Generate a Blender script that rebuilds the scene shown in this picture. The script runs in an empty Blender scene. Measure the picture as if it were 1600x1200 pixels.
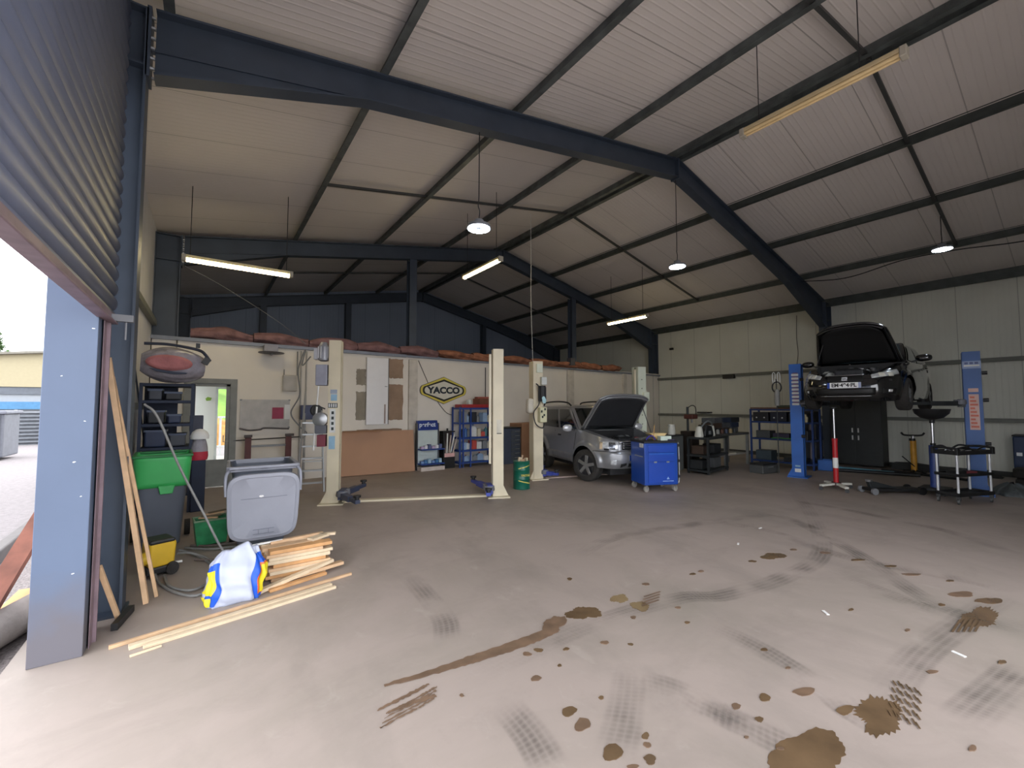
import bpy, math, random
from mathutils import Vector, Matrix
random.seed(7)
sc = bpy.context.scene
PI = math.pi

# ------------------------------------------------------------------ camera, sky, exposure
cam_d = bpy.data.cameras.new('camera'); cam = bpy.data.objects.new('camera', cam_d)
sc.collection.objects.link(cam)
cam_d.sensor_width = 36.0; cam_d.lens = 662.0/1600*36.0; cam_d.clip_start = .05; cam_d.clip_end = 500
PITCH, ROLL, YAW = 0.0515780, -0.0007784, 0.6245194
fw = Vector((math.sin(YAW)*math.cos(PITCH), math.cos(YAW)*math.cos(PITCH), math.sin(PITCH)))
rt = Vector((math.cos(YAW), -math.sin(YAW), 0)); up = rt.cross(fw)
r2 = rt*math.cos(ROLL)+up*math.sin(ROLL); u2 = -rt*math.sin(ROLL)+up*math.cos(ROLL)
cam.matrix_world = Matrix(((r2.x,u2.x,-fw.x,0),(r2.y,u2.y,-fw.y,0),(r2.z,u2.z,-fw.z,1.65),(0,0,0,1)))
sc.camera = cam
w = bpy.data.worlds.new('overcast_sky'); sc.world = w; w.use_nodes = True
nt = w.node_tree; bg = nt.nodes['Background']
bg.inputs['Color'].default_value = (0.93, 0.95, 1.0, 1); bg.inputs['Strength'].default_value = 1.0
vs = sc.view_settings; vs.view_transform = 'Standard'; vs.look = 'None'; vs.gamma = 1.0; vs.use_curve_mapping = False
vs.exposure = 2.35
try:
    sc.cycles.max_bounces = 10; sc.cycles.diffuse_bounces = 6
except Exception: pass

# ------------------------------------------------------------------ materials
def lin(c):
    return tuple(((x/255.)/12.92 if x/255. <= .04045 else ((x/255.+.055)/1.055)**2.4) for x in c)
MATS = {}
def mat(name, col, rough=.6, metal=0., noise=.12, scale=6., bump=0., bscale=None, emit=None, estr=0., coat=0., spec=None, alpha=None):
    if name in MATS: return MATS[name]
    m = bpy.data.materials.new(name); m.use_nodes = True; n = m.node_tree; b = n.nodes['Principled BSDF']
    c = lin(col)
    b.inputs['Roughness'].default_value = rough; b.inputs['Metallic'].default_value = metal
    if spec is not None: b.inputs['Specular IOR Level'].default_value = spec
    if coat: b.inputs['Coat Weight'].default_value = coat; b.inputs['Coat Roughness'].default_value = .06
    tc = n.nodes.new('ShaderNodeTexCoord'); nz = n.nodes.new('ShaderNodeTexNoise')
    nz.inputs['Scale'].default_value = scale; nz.inputs['Detail'].default_value = 5
    n.links.new(tc.outputs['Object'], nz.inputs['Vector'])
    rp = n.nodes.new('ShaderNodeValToRGB'); rp.color_ramp.elements[0].position = .3; rp.color_ramp.elements[1].position = .7
    lo = tuple(x*(1-noise) for x in c); hi = tuple(min(1, x*(1+noise)) for x in c)
    rp.color_ramp.elements[0].color = (*lo,1); rp.color_ramp.elements[1].color = (*hi,1)
    n.links.new(nz.outputs['Fac'], rp.inputs['Fac']); n.links.new(rp.outputs['Color'], b.inputs['Base Color'])
    if bump:
        bp = n.nodes.new('ShaderNodeBump'); bp.inputs['Strength'].default_value = bump; bp.inputs['Distance'].default_value = .02
        n2 = n.nodes.new('ShaderNodeTexNoise'); n2.inputs['Scale'].default_value = bscale or scale*4
        n.links.new(tc.outputs['Object'], n2.inputs['Vector']); n.links.new(n2.outputs['Fac'], bp.inputs['Height'])
        n.links.new(bp.outputs['Normal'], b.inputs['Normal'])
    if emit:
        b.inputs['Emission Color'].default_value = (*lin(emit),1); b.inputs['Emission Strength'].default_value = estr
    if alpha is not None: b.inputs['Alpha'].default_value = alpha
    MATS[name] = m; return m

def node(m, t, **kw):
    nn = m.node_tree.nodes.new(t)
    for k, v in kw.items():
        if hasattr(nn, k): setattr(nn, k, v)
        else: nn.inputs[k].default_value = v
    return nn
def math_n(m, op, a, b=None):
    x = m.node_tree.nodes.new('ShaderNodeMath'); x.operation = op
    for i, v in enumerate((a, b)):
        if v is None: continue
        if isinstance(v, (int, float)): x.inputs[i].default_value = v
        else: m.node_tree.links.new(v, x.inputs[i])
    return x.outputs[0]

def ribbed(name, col, axis, pitch, depth, seam=1.0, seamaxis=None, rough=.55, noise=.06, nscale=.8):
    """painted sandwich panel: shallow ribs and a dark joint every seam metres"""
    m = mat(name, col, rough=rough, noise=noise, scale=nscale)
    n = m.node_tree; b = n.nodes['Principled BSDF']; L = n.links
    geo = node(m, 'ShaderNodeNewGeometry'); sp = node(m, 'ShaderNodeSeparateXYZ'); L.new(geo.outputs['Position'], sp.inputs[0])
    ax = sp.outputs['XYZ'.index(axis)]
    s = math_n(m, 'SINE', math_n(m, 'MULTIPLY', ax, 2*PI/pitch))
    k = math_n(m, 'POWER', math_n(m, 'MAXIMUM', s, 0.0), 4.0)
    bp = node(m, 'ShaderNodeBump'); bp.inputs['Strength'].default_value = .6; bp.inputs['Distance'].default_value = depth
    L.new(k, bp.inputs['Height']); L.new(bp.outputs['Normal'], b.inputs['Normal'])
    fr = math_n(m, 'FRACT', math_n(m, 'DIVIDE', math_n(m, 'ADD', ax, 100.0), seam))
    cmp_ = math_n(m, 'LESS_THAN', fr, .014/seam)
    mx = node(m, 'ShaderNodeMixRGB'); mx.blend_type = 'MULTIPLY'
    L.new(math_n(m, 'MULTIPLY', cmp_, .45), mx.inputs['Fac'])
    src = b.inputs['Base Color'].links[0].from_socket
    L.new(src, mx.inputs['Color1']); mx.inputs['Color2'].default_value = (.15,.15,.15,1)
    L.new(mx.outputs[0], b.inputs['Base Color'])
    return m

# ------------------------------------------------------------------ geometry helpers
class G:
    def __init__(s): s.v = []; s.f = []; s.uv = {}
    def add(s, vs, fs):
        o = len(s.v); s.v += [tuple(p) for p in vs]; s.f += [tuple(i+o for i in f) for f in fs]; return s
    def box(s, c, d, rot=(0,0,0)):
        x, y, z = d[0]/2, d[1]/2, d[2]/2
        P = [Vector((i*x, j*y, k*z)) for i in (-1,1) for j in (-1,1) for k in (-1,1)]
        if rot != (0,0,0):
            from mathutils import Euler
            E = Euler(rot).to_matrix(); P = [E @ p for p in P]
        P = [p+Vector(c) for p in P]
        return s.add(P, [(0,1,3,2),(4,6,7,5),(0,4,5,1),(2,3,7,6),(0,2,6,4),(1,5,7,3)])
    def b2(s, x0,x1,y0,y1,z0,z1): return s.box(((x0+x1)/2,(y0+y1)/2,(z0+z1)/2),(abs(x1-x0),abs(y1-y0),abs(z1-z0)))
    def beam(s, p0, p1, w, h, upv=(0,0,1)):
        p0 = Vector(p0); p1 = Vector(p1); d = (p1-p0).normalized(); u = Vector(upv)
        sd = d.cross(u)
        if sd.length < 1e-4: sd = d.cross(Vector((1,0,0)))
        sd.normalize(); u = sd.cross(d).normalized()
        P = []
        for q in (p0, p1):
            for a, b in ((-1,-1),(1,-1),(1,1),(-1,1)): P.append(q+sd*(a*w/2)+u*(b*h/2))
        return s.add(P, [(0,1,2,3),(7,6,5,4),(0,4,5,1),(1,5,6,2),(2,6,7,3),(3,7,4,0)])
    def cyl(s, p0, p1, r, r1=None, n=16, cap=True):
        p0 = Vector(p0); p1 = Vector(p1); r1 = r if r1 is None else r1
        d = (p1-p0).normalized(); a = d.orthogonal().normalized(); b = d.cross(a)
        P = [p0+(a*math.cos(2*PI*i/n)+b*math.sin(2*PI*i/n))*r for i in range(n)]
        P += [p1+(a*math.cos(2*PI*i/n)+b*math.sin(2*PI*i/n))*r1 for i in range(n)]
        F = [(i,(i+1)%n,n+(i+1)%n,n+i) for i in range(n)]
        if cap: F += [tuple(range(n-1,-1,-1)), tuple(range(n,2*n))]
        return s.add(P, F)
    def tube(s, pts, r, n=8, cap=True):
        pts = [Vector(p) for p in pts]; rings = []; a = None
        rr = r if isinstance(r, (list,tuple)) else [r]*len(pts)
        for i, p in enumerate(pts):
            d = (pts[min(i+1,len(pts)-1)]-pts[max(i-1,0)])
            if d.length < 1e-9: d = Vector((0,0,1))
            d.normalize()
            if a is None: a = d.orthogonal().normalized()
            else:
                a = a-d*a.dot(d)
                if a.length < 1e-5: a = d.orthogonal()
                a.normalize()
            b = d.cross(a)
            rings.append([p+(a*math.cos(2*PI*k/n)+b*math.sin(2*PI*k/n))*rr[i] for k in range(n)])
        P = [q for R in rings for q in R]; F = []
        for i in range(len(pts)-1):
            for k in range(n): F.append((i*n+k,i*n+(k+1)%n,(i+1)*n+(k+1)%n,(i+1)*n+k))
        if cap: F += [tuple(range(n-1,-1,-1)), tuple(range((len(pts)-1)*n,len(pts)*n))]
        return s.add(P, F)
    def lathe(s, prof, c=(0,0,0), axis='Z', n=32, cap=True):
        P = []; F = []
        for r, h in prof:
            for k in range(n):
                a = 2*PI*k/n; x, y = r*math.cos(a), r*math.sin(a)
                p = {'Z':(x,y,h),'X':(h,x,y),'Y':(y,h,x)}[axis]
                P.append((p[0]+c[0],p[1]+c[1],p[2]+c[2]))
        for i in range(len(prof)-1):
            for k in range(n): F.append((i*n+k,i*n+(k+1)%n,(i+1)*n+(k+1)%n,(i+1)*n+k))
        if cap and prof[0][0] > 1e-4: F.append(tuple(range(n-1,-1,-1)))
        if cap and prof[-1][0] > 1e-4: F.append(tuple(range((len(prof)-1)*n,len(prof)*n)))
        return s.add(P, F)
    def prism(s, poly, t0, t1, plane='XY', c=(0,0,0)):
        def m(a,b,t): return {'XY':(a,b,t),'XZ':(a,t,b),'YZ':(t,a,b)}[plane]
        n = len(poly)
        P = [tuple(Vector(m(a,b,t0))+Vector(c)) for a,b in poly]+[tuple(Vector(m(a,b,t1))+Vector(c)) for a,b in poly]
        return s.add(P, [tuple(range(n-1,-1,-1)), tuple(range(n,2*n))]+[(i,(i+1)%n,n+(i+1)%n,n+i) for i in range(n)])
    def grid(s, fn, nu, nv, closeu=False):
        P = [fn(i/(nu if closeu else nu-1), j/(nv-1)) for j in range(nv) for i in range(nu)]
        F = []
        for j in range(nv-1):
            for i in range(nu if closeu else nu-1):
                a = j*nu+i; b = j*nu+(i+1)%nu; F.append((a,b,b+nu,a+nu))
        return s.add(P, F)
    def obj(s, name, m, parent=None, smooth=0, bevel=0, sub=0, solid=0, **tags):
        import bmesh
        me = bpy.data.meshes.new(name); me.from_pydata([tuple(p) for p in s.v], [], s.f)
        bm = bmesh.new(); bm.from_mesh(me); bmesh.ops.recalc_face_normals(bm, faces=bm.faces); bm.to_mesh(me); bm.free()
        me.materials.append(m)
        if smooth:
            me.shade_smooth()
            try: me.set_sharp_from_angle(angle=math.radians(smooth))
            except Exception: pass
        o = bpy.data.objects.new(name, me); sc.collection.objects.link(o)
        if parent: o.parent = parent
        if solid:
            q = o.modifiers.new('thickness','SOLIDIFY'); q.thickness = solid; q.offset = 0
        if bevel:
            q = o.modifiers.new('bevel','BEVEL'); q.width = bevel; q.segments = 2; q.limit_method = 'ANGLE'; q.angle_limit = math.radians(40)
        if sub:
            q = o.modifiers.new('sub','SUBSURF'); q.levels = sub; q.render_levels = sub
        for k, v in tags.items(): o[k] = v
        return o

def thing(name, label, cat, loc=(0,0,0), rotz=0., group=None, rot=None):
    o = bpy.data.objects.new(name, None); sc.collection.objects.link(o)
    o.empty_display_size = .1; o.location = loc; o.rotation_euler = rot or (0,0,rotz)
    o['label'] = label; o['category'] = cat
    if group: o['group'] = group
    return o
def tag(o, label, cat, group=None):
    o['label'] = label; o['category'] = cat
    if group: o['group'] = group
    return o
def struct(o):
    o['kind'] = 'structure'; return o
def at(o, loc, rotz=0, rot=None):
    o.location = loc; o.rotation_euler = rot or (0,0,rotz); return o
def text(name, s, size, m, parent, loc, rot, bold=0., depth=.002, align='CENTER', sx=1.):
    cu = bpy.data.curves.new(name, 'FONT'); cu.body = s; cu.size = size; cu.extrude = depth; cu.offset = bold
    cu.align_x = align; cu.align_y = 'CENTER'
    to = bpy.data.objects.new(name, cu); sc.collection.objects.link(to)
    dg = bpy.context.evaluated_depsgraph_get()
    me = bpy.data.meshes.new_from_object(to.evaluated_get(dg)); bpy.data.objects.remove(to)
    me.materials.clear(); me.materials.append(m)
    o = bpy.data.objects.new(name, me); sc.collection.objects.link(o); o.parent = parent
    o.location = loc; o.rotation_euler = rot; o.scale = (sx,1,1)
    return o
def bez(p, n=8):
    """Catmull-Rom through points"""
    P = [Vector(q) for q in p]; P = [P[0]*2-P[1]]+P+[P[-1]*2-P[-2]]; out = []
    for i in range(1, len(P)-2):
        for k in range(n):
            t = k/n; a,b,c,d = P[i-1],P[i],P[i+1],P[i+2]
            out.append(.5*((2*b)+(c-a)*t+(2*a-5*b+4*c-d)*t*t+(3*b-a-3*c+d)*t**3))
    out.append(P[-2]); return out
def blob(cx, cy, rx, ry, rot=0, n=22, jag=.25, seed=0):
    rd = random.Random(seed); ph = [rd.uniform(0,6.28) for _ in range(4)]; P = []
    for i in range(n):
        a = 2*PI*i/n
        r = 1+jag*(.5*math.sin(2*a+ph[0])+.35*math.sin(3*a+ph[1])+.25*math.sin(5*a+ph[2]))+rd.uniform(-jag,jag)*.3
        x, y = rx*r*math.cos(a), ry*r*math.sin(a)
        P.append((cx+x*math.cos(rot)-y*math.sin(rot), cy+x*math.sin(rot)+y*math.cos(rot)))
    return P

# ------------------------------------------------------------------ shared materials
STEEL = mat('dark_steel_paint', (56,66,80), .5, noise=.15, scale=3)
STEELP = mat('purlin_galvanised', (92,98,98), .45, .3, noise=.35, scale=5)
BLUEC = mat('blue_grey_cladding', (88,102,126), .5, noise=.06, scale=2)
SHUT = mat('shutter_slats', (122,132,160), .5, .0, noise=.08, scale=2)
RUSTBAR = mat('brown_bottom_bar', (132,112,120), .5, noise=.2, scale=8)
PLASTER = mat('painted_partition', (222,216,206), .8, noise=.05, scale=1.2, bump=.1, bscale=3)
WOOD = mat('raw_pine', (206,172,136), .7, noise=.14, scale=9)
WOOD2 = mat('pale_pine', (214,194,164), .7, noise=.1, scale=9)
WOOD3 = mat('orange_pine', (200,152,102), .7, noise=.14, scale=9)
BLACK = mat('black_plastic', (26,27,29), .5)
RUBBER = mat('tyre_rubber', (48,46,44), .85, noise=.2, scale=20, bump=.3)
CHROME = mat('chrome', (200,202,205), .2, .9, noise=.03)
ALU = mat('aluminium', (170,172,174), .35, .8, noise=.06)
CREAM = mat('cream_lift_paint', (214,204,178), .45, noise=.07, scale=3)
CREAM2 = mat('pale_green_lift_paint', (208,214,196), .45, noise=.06, scale=3)
LBLUE = mat('lift_blue_paint', (26,92,176), .4, noise=.08, scale=3)
ARMB = mat('arm_blue_paint', (62,76,160), .45, noise=.2, scale=8)
TBLUE = mat('trolley_blue', (16,68,160), .35, noise=.04, coat=.3)
NAVY = mat('rack_blue', (34,66,140), .45, noise=.1)
DNAVY = mat('dark_rack_navy', (30,42,66), .6, noise=.2)
WHITE = mat('white_plastic', (232,232,230), .45, noise=.03)
GREY = mat('grey_metal', (128,130,134), .5, .2, noise=.1)
GREYB = mat('grey_bin_plastic', (150,153,164), .5, noise=.06, scale=3, bump=.1)
DGREYB = mat('dark_grey_bin_plastic', (92,98,110), .55, noise=.08, scale=3)
GREEN = mat('green_bin_plastic', (64,178,96), .45, noise=.05)
DGREEN = mat('green_drum_paint', (10,92,74), .35, noise=.1)
CARD = mat('cardboard_sheet', (176,138,112), .85, noise=.06, scale=1.5)
CARD2 = mat('brown_cardboard', (150,112,84), .85, noise=.1, scale=3)
RED = mat('red_paint', (168,26,34), .4, noise=.06)
DRED = mat('dark_red_oxide', (92,50,50), .6, noise=.2)
DMETAL = mat('dark_bench_metal', (46,50,52), .5, .3, noise=.2)
YEL = mat('yellow_paint', (216,176,40), .5, noise=.1)
CABLE = mat('cable_grey', (120,122,124), .6)
CABLEB = mat('cable_black', (36,36,38), .6)
PAPER = mat('white_paper', (220,222,224), .7, noise=.02)
GLASSD = mat('tinted_car_glass', (22,28,30), .06, 0, noise=.1, spec=.8)
SPOTS = [(2.37, 0.88, 0.196, 0.102, 2.98), (2.97, 0.76, 0.189, 0.082, 3.07), (4.94, 0.62, 0.24, 0.086, 3.03), (2.49, 2.48, 0.129, 0.103, 2.78), (2.92, 2.48, 0.09, 0.061, -2.74), (2.95, 2.29, 0.09, 0.065, -2.94), (5.1, 2.17, 0.151, 0.084, 2.97), (1.64, 1.75, 0.042, 0.036, -3.11), (1.63, 1.64, 0.051, 0.037, -2.67), (1.62, 1.43, 0.057, 0.041, -2.69), (5.41, 0.78, 0.125, 0.049, 2.87), (5.42, 0.62, 0.13, 0.049, 2.79), (2.85, 1.07, 0.066, 0.035, 2.82), (2.86, 0.88, 0.062, 0.027, 2.89), (1.67, 2.07, 0.033, 0.024, 2.65), (1.87, 2.29, 0.029, 0.024, 2.48), (1.78, 2.3, 0.029, 0.023, 2.6), (1.83, 1.4, 0.023, 0.017, -3.01), (1.79, 1.36, 0.021, 0.016, 3.06), (1.73, 1.3, 0.031, 0.025, 2.91), (1.63, 1.32, 0.025, 0.015, 2.7), (2.61, 1.18, 0.04, 0.025, 3.0), (2.41, 1.24, 0.031, 0.019, 2.95), (2.41, 1.12, 0.026, 0.015, 3.07), (3.7, 0.68, 0.038, 0.016, 2.81), (4.99, 0.84, 0.039, 0.017, 3.0), (3.18, 2.09, 0.026, 0.017, -3.1), (2.86, 3.03, 0.03, 0.024, -2.6), (5.51, 2.13, 0.046, 0.025, 3.05), (4.75, 2.23, 0.043, 0.026, 2.89), (4.05, 2.4, 0.036, 0.021, 2.97), (3.92, 2.41, 0.034, 0.021, 2.85), (3.35, 2.53, 0.035, 0.026, -3.09), (5.76, 1.33, 0.066, 0.023, 2.68), (5.64, 1.15, 0.092, 0.028, 2.63), (5.7, 1.59, 0.072, 0.026, 2.68), (5.68, 1.88, 0.063, 0.03, 2.74), (3.11, 1.4, 0.027, 0.015, 2.98), (3.02, 1.22, 0.018, 0.011, 2.9), (4.28, 1.25, 0.034, 0.012, 0.0), (4.23, 0.9, 0.029, 0.012, 3.14), (3.02, 1.91, 0.025, 0.015, -3.04), (2.75, 2.2, 0.023, 0.02, 3.14), (2.43, 1.97, 0.017, 0.015, 2.85), (2.3, 2.09, 0.028, 0.022, 2.73), (1.86, 1.72, 0.016, 0.012, 2.83), (2.29, 0.97, 0.016, 0.01, 2.66), (5.73, 0.9, 0.044, 0.017, 2.84), (3.04, 0.43, 0.031, 0.011, 2.94), (4.2, 0.44, 0.039, 0.014, 2.99), (1.23, 2.2, 0.012, 0.011, 1.42), (2.03, 2.19, 0.023, 0.015, 2.72), (2.23, 1.1, 0.012, 0.007, 2.91), (1.87, 2.08, 0.014, 0.011, 2.84), ]
TRACKS = {'t1': [(9.69, 3.82), (7.65, 2.71), (5.75, 1.93), (4.62, 1.85), (3.71, 1.99), (3.33, 2.19), (2.26, 2.33), (1.2, 2.3)], 't2': [(3.12, 1.81), (3.11, 1.46), (2.96, 1.0), (2.88, 0.86), (2.84, 0.62)], 't3': [(2.22, 1.47), (2.29, 1.18), (2.35, 0.88)], 't4': [(6.99, 3.72), (6.96, 2.76), (6.02, 1.73), (5.19, 1.08), (4.89, 0.72), (4.92, 0.4)], 't5': [(5.07, 1.52), (4.85, 1.02), (4.8, 0.78)], 't6': [(3.16, 0.79), (3.93, 0.77), (4.67, 0.69), (5.69, 0.56)], 't7': [(8.37, 3.31), (8.25, 2.28), (7.95, 1.25), (7.29, 0.56)], 't8': [(2.18, 1.78), (1.85, 1.55), (1.55, 1.38)], 't9': [(2.18, 1.7), (2.27, 1.5), (2.29, 1.29), (2.34, 0.96)], 't10': [(5.83, 3.8), (6.05, 2.63), (5.71, 1.7), (5.87, 0.85), (5.83, 0.46)], 't11': [(3.23, 0.5), (3.77, 0.42), (4.26, 0.35)], 't12': [(1.39, 2.0), (1.37, 1.74), (1.32, 1.54)], 't13': [(1.65, 4.0), (1.56, 3.12), (1.43, 2.76)], 't14': [(3.33, 3.43), (4.2, 3.63), (5.51, 3.39), (7.37, 2.92)]}
SMEARS = {'streak': [(2.23, 2.52), (2.06, 2.46), (1.8, 2.5), (1.5, 2.52), (1.25, 2.49), (0.9, 2.55)], 's2': [(1.12, 2.4), (0.99, 2.38), (0.8, 2.36)], 's3': [(1.11, 2.28), (0.96, 2.31), (0.84, 2.31)], 's4': [(3.24, 2.25), (2.97, 2.31)], 's5': [(2.69, 0.68), (3.17, 0.66), (3.35, 0.65)], 's6': [(4.54, 0.67), (5.01, 0.63)]}
# ------------------------------------------------------------------ ground, floor, shell
XL, XR, YF, YP, YB = -.90, 15.1, -1.5, 10.6, 16.9
XRDG, ZR = 7.35, 6.48
def zr(x): return ZR-(.18*(XRDG-x) if x < XRDG else .235*(x-XRDG))     # top of rafters

FLOOR = mat('concrete_floor', (164,151,143), .6, noise=.06, scale=.45, bump=.04, bscale=14)
def floor_detail():
    m = FLOOR; n = m.node_tree; b = n.nodes['Principled BSDF']; L = n.links
    src = b.inputs['Base Color'].links[0].from_socket
    geo = node(m, 'ShaderNodeNewGeometry')
    def layer(prev, scale, lo, hi, col, fac, stretch=None, dist=0):
        mp = node(m, 'ShaderNodeMapping'); L.new(geo.outputs['Position'], mp.inputs['Vector'])
        if stretch: mp.inputs['Scale'].default_value = stretch[:3]; mp.inputs['Rotation'].default_value = (0,0,stretch[3])
        nz = node(m, 'ShaderNodeTexNoise'); nz.inputs['Scale'].default_value = scale; nz.inputs['Detail'].default_value = 7; nz.inputs['Distortion'].default_value = dist
        nz.inputs['Roughness'].default_value = .65
        L.new(mp.outputs[0], nz.inputs['Vector'])
        mr = node(m, 'ShaderNodeMapRange'); mr.inputs['From Min'].default_value = lo; mr.inputs['From Max'].default_value = hi; mr.inputs['To Max'].default_value = fac
        L.new(nz.outputs['Fac'], mr.inputs['Value'])
        mx = node(m, 'ShaderNodeMixRGB'); L.new(mr.outputs[0], mx.inputs['Fac']); L.new(prev, mx.inputs['Color1'])
        mx.inputs['Color2'].default_value = (*lin(col),1); return mx.outputs[0]
    c = layer(src, .35, .45, .7, (132,127,114), .62, dist=.6)
    c = layer(c, 1.1, .5, .75, (122,116,108), .5, (1,.5,1,.5), .3)
    c = layer(c, 2.2, .52, .8, (126,117,109), .4, (.6,1,1,.35), .5)
    c = layer(c, 5, .6, .8, (192,182,174), .3, (1,.7,1,-.5), .5)
    c = layer(c, 38, .62, .8, (140,130,122), .35)
    L.new(c, b.inputs['Base Color'])
floor_detail()
g = G(); g.prism([(-.98,3.9),(-1.35,-.2),(-1.7,-5),(16,-5),(16,17.2),(-1.0,17.2)], -.15, 0)
floor = struct(g.obj('floor', FLOOR)); floor['label'] = 'stained grey concrete workshop floor'

GRAVEL = mat('gravel', (130,122,120), .95, noise=.45, scale=55, bump=1.0, bscale=60)
ASPH = mat('yard_asphalt', (128,122,122), .95, noise=.15, scale=12, bump=.4, bscale=50)
g = G(); g.b2(-60,60,-40,90,-.4,-.16); gr = struct(g.obj('yard_ground', ASPH))
g = G(); g.b2(-1.6,6.5,-12,-1.7,-.3,-.02); struct(g.obj('bounce_slab', mat('bounce_slab_pale',(206,198,192),.8,noise=.08)))  # unseen pale slab added out front to bounce light onto the left ceiling
g = G(); g.grid(lambda u,v: (-1.95+(.98)*u+0, -6+24*v, -.16+.07*u+.012*math.sin(40*v+9*u)), 14, 120)
gv = g.obj('gravel_strip', GRAVEL); gv['kind'] = 'stuff'; gv['label'] = 'coarse grey gravel strip along the outside of the hall wall'; gv['category'] = 'gravel'
g = G(); g.box((0,0,0),(.14,30,.2)); kb = struct(at(g.obj('kerb', mat('kerb_stone',(108,104,102),.9), bevel=.02), (-1.86,5,-.1), .03))

# big hall walls
RWALL = ribbed('right_wall_panel', (208,209,198), 'Y', .1, .004, 1.0)
LWALL = ribbed('left_wall_panel', (206,206,210), 'Y', .1, .004, 1.0)
BWALL = ribbed('gable_wall_panel', (126,138,158), 'X', .1, .004, 1.0)
CEILM = ribbed('ceiling_panel', (222,216,212), 'Y', .09, .005, 1.0, noise=.03)
g = G(); g.b2(XR, XR+.12, -1.5, YB, -.1, 4.9); struct(g.obj('wall_right', RWALL))
g = G(); g.b2(XL-.07, XL, 4.6, 11.2, -.1, 5.2); g.b2(XL-.07, XL, 11.2, YB, 2.9, 5.2); struct(g.obj('wall_left', LWALL))
g = G()
pts = [(XL-.12, 2.9), (XL-.12, zr(XL)+.2), (XRDG, ZR+.25), (XR+.1, zr(XR)+.2), (XR+.1, -.1), (2.6,-.1), (2.6,2.9)]
g.prism(pts, YB, YB+.12, 'XZ'); struct(g.obj('wall_back', BWALL))
# roof, two slopes
g = G(); g.prism([(XL-.5, zr(XL-.5)+.15), (XRDG, ZR+.15), (XRDG, ZR+.27), (XL-.5, zr(XL-.5)+.27)], -2.2, YB+.3, 'XZ')
struct(g.obj('ceiling', CEILM))
g = G(); g.prism([(XRDG, ZR+.15), (XR+.5, zr(XR+.5)+.15), (XR+.5, zr(XR+.5)+.27), (XRDG, ZR+.27)], -2.2, YB+.3, 'XZ')
struct(g.obj('ceiling', CEILM))
# unseen front wall: lintel over the opening, right side closed to dim that side
g = G(); g.prism([(XL-.07,4.5),(XL-.1,zr(XL)+.2),(XRDG,ZR+.2),(XR+.1,zr(XR)+.2),(XR+.1,0),(6.2,0),(6.2,4.5)], -1.6, -1.5, 'XZ')
struct(g.obj('wall_front', RWALL))
# header over the shutter
g = G(); g.b2(-.97,-.87,-1.5,4.6,4.4,5.2); struct(g.obj('trim_1', BLUEC))

# partition across the hall
PT = 2.95
g = G()
dx0, dx1, dz1 = -.30, .45, 2.16
g.b2(XL, dx0, YP, YP+.12, 0, PT); g.b2(dx0, dx1, YP, YP+.12, dz1, PT); g.b2(dx1, XR, YP, YP+.12, 0, PT)
struct(g.obj('wall_partition', PLASTER))
g = G(); g.beam((XL,YP-.03,PT+.03),(4.2,YP-.03,PT+.0),.1,.07); g.beam((4.2,YP-.03,PT),(XR,YP-.03,PT-.07),.08,.05)
struct(g.obj('trim_2', mat('grey_top_rail',(122,128,140),.5,.2)))
for i, (x0, x1) in enumerate(((4.28,4.52),(9.93,10.22),(12.8,13.0))):
    g = G(); g.b2(x0,x1,YP-.07,YP+.01,0,PT-.08); struct(g.obj('trim_%d'%(3+i), mat('strip_paint',(196,190,180),.7), bevel=.01))
g = G(); g.b2(XL, XR, YP+.12, YB, 2.7, 2.82); struct(g.obj('mezzanine_slab', mat('dark_slab',(90,88,86),.9)))
g = G(); g.b2(2.5,2.6,YP+.12,YB,0,2.7); struct(g.obj('wall_side_room', mat('white_room_wall',(225,225,222),.8)))

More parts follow.
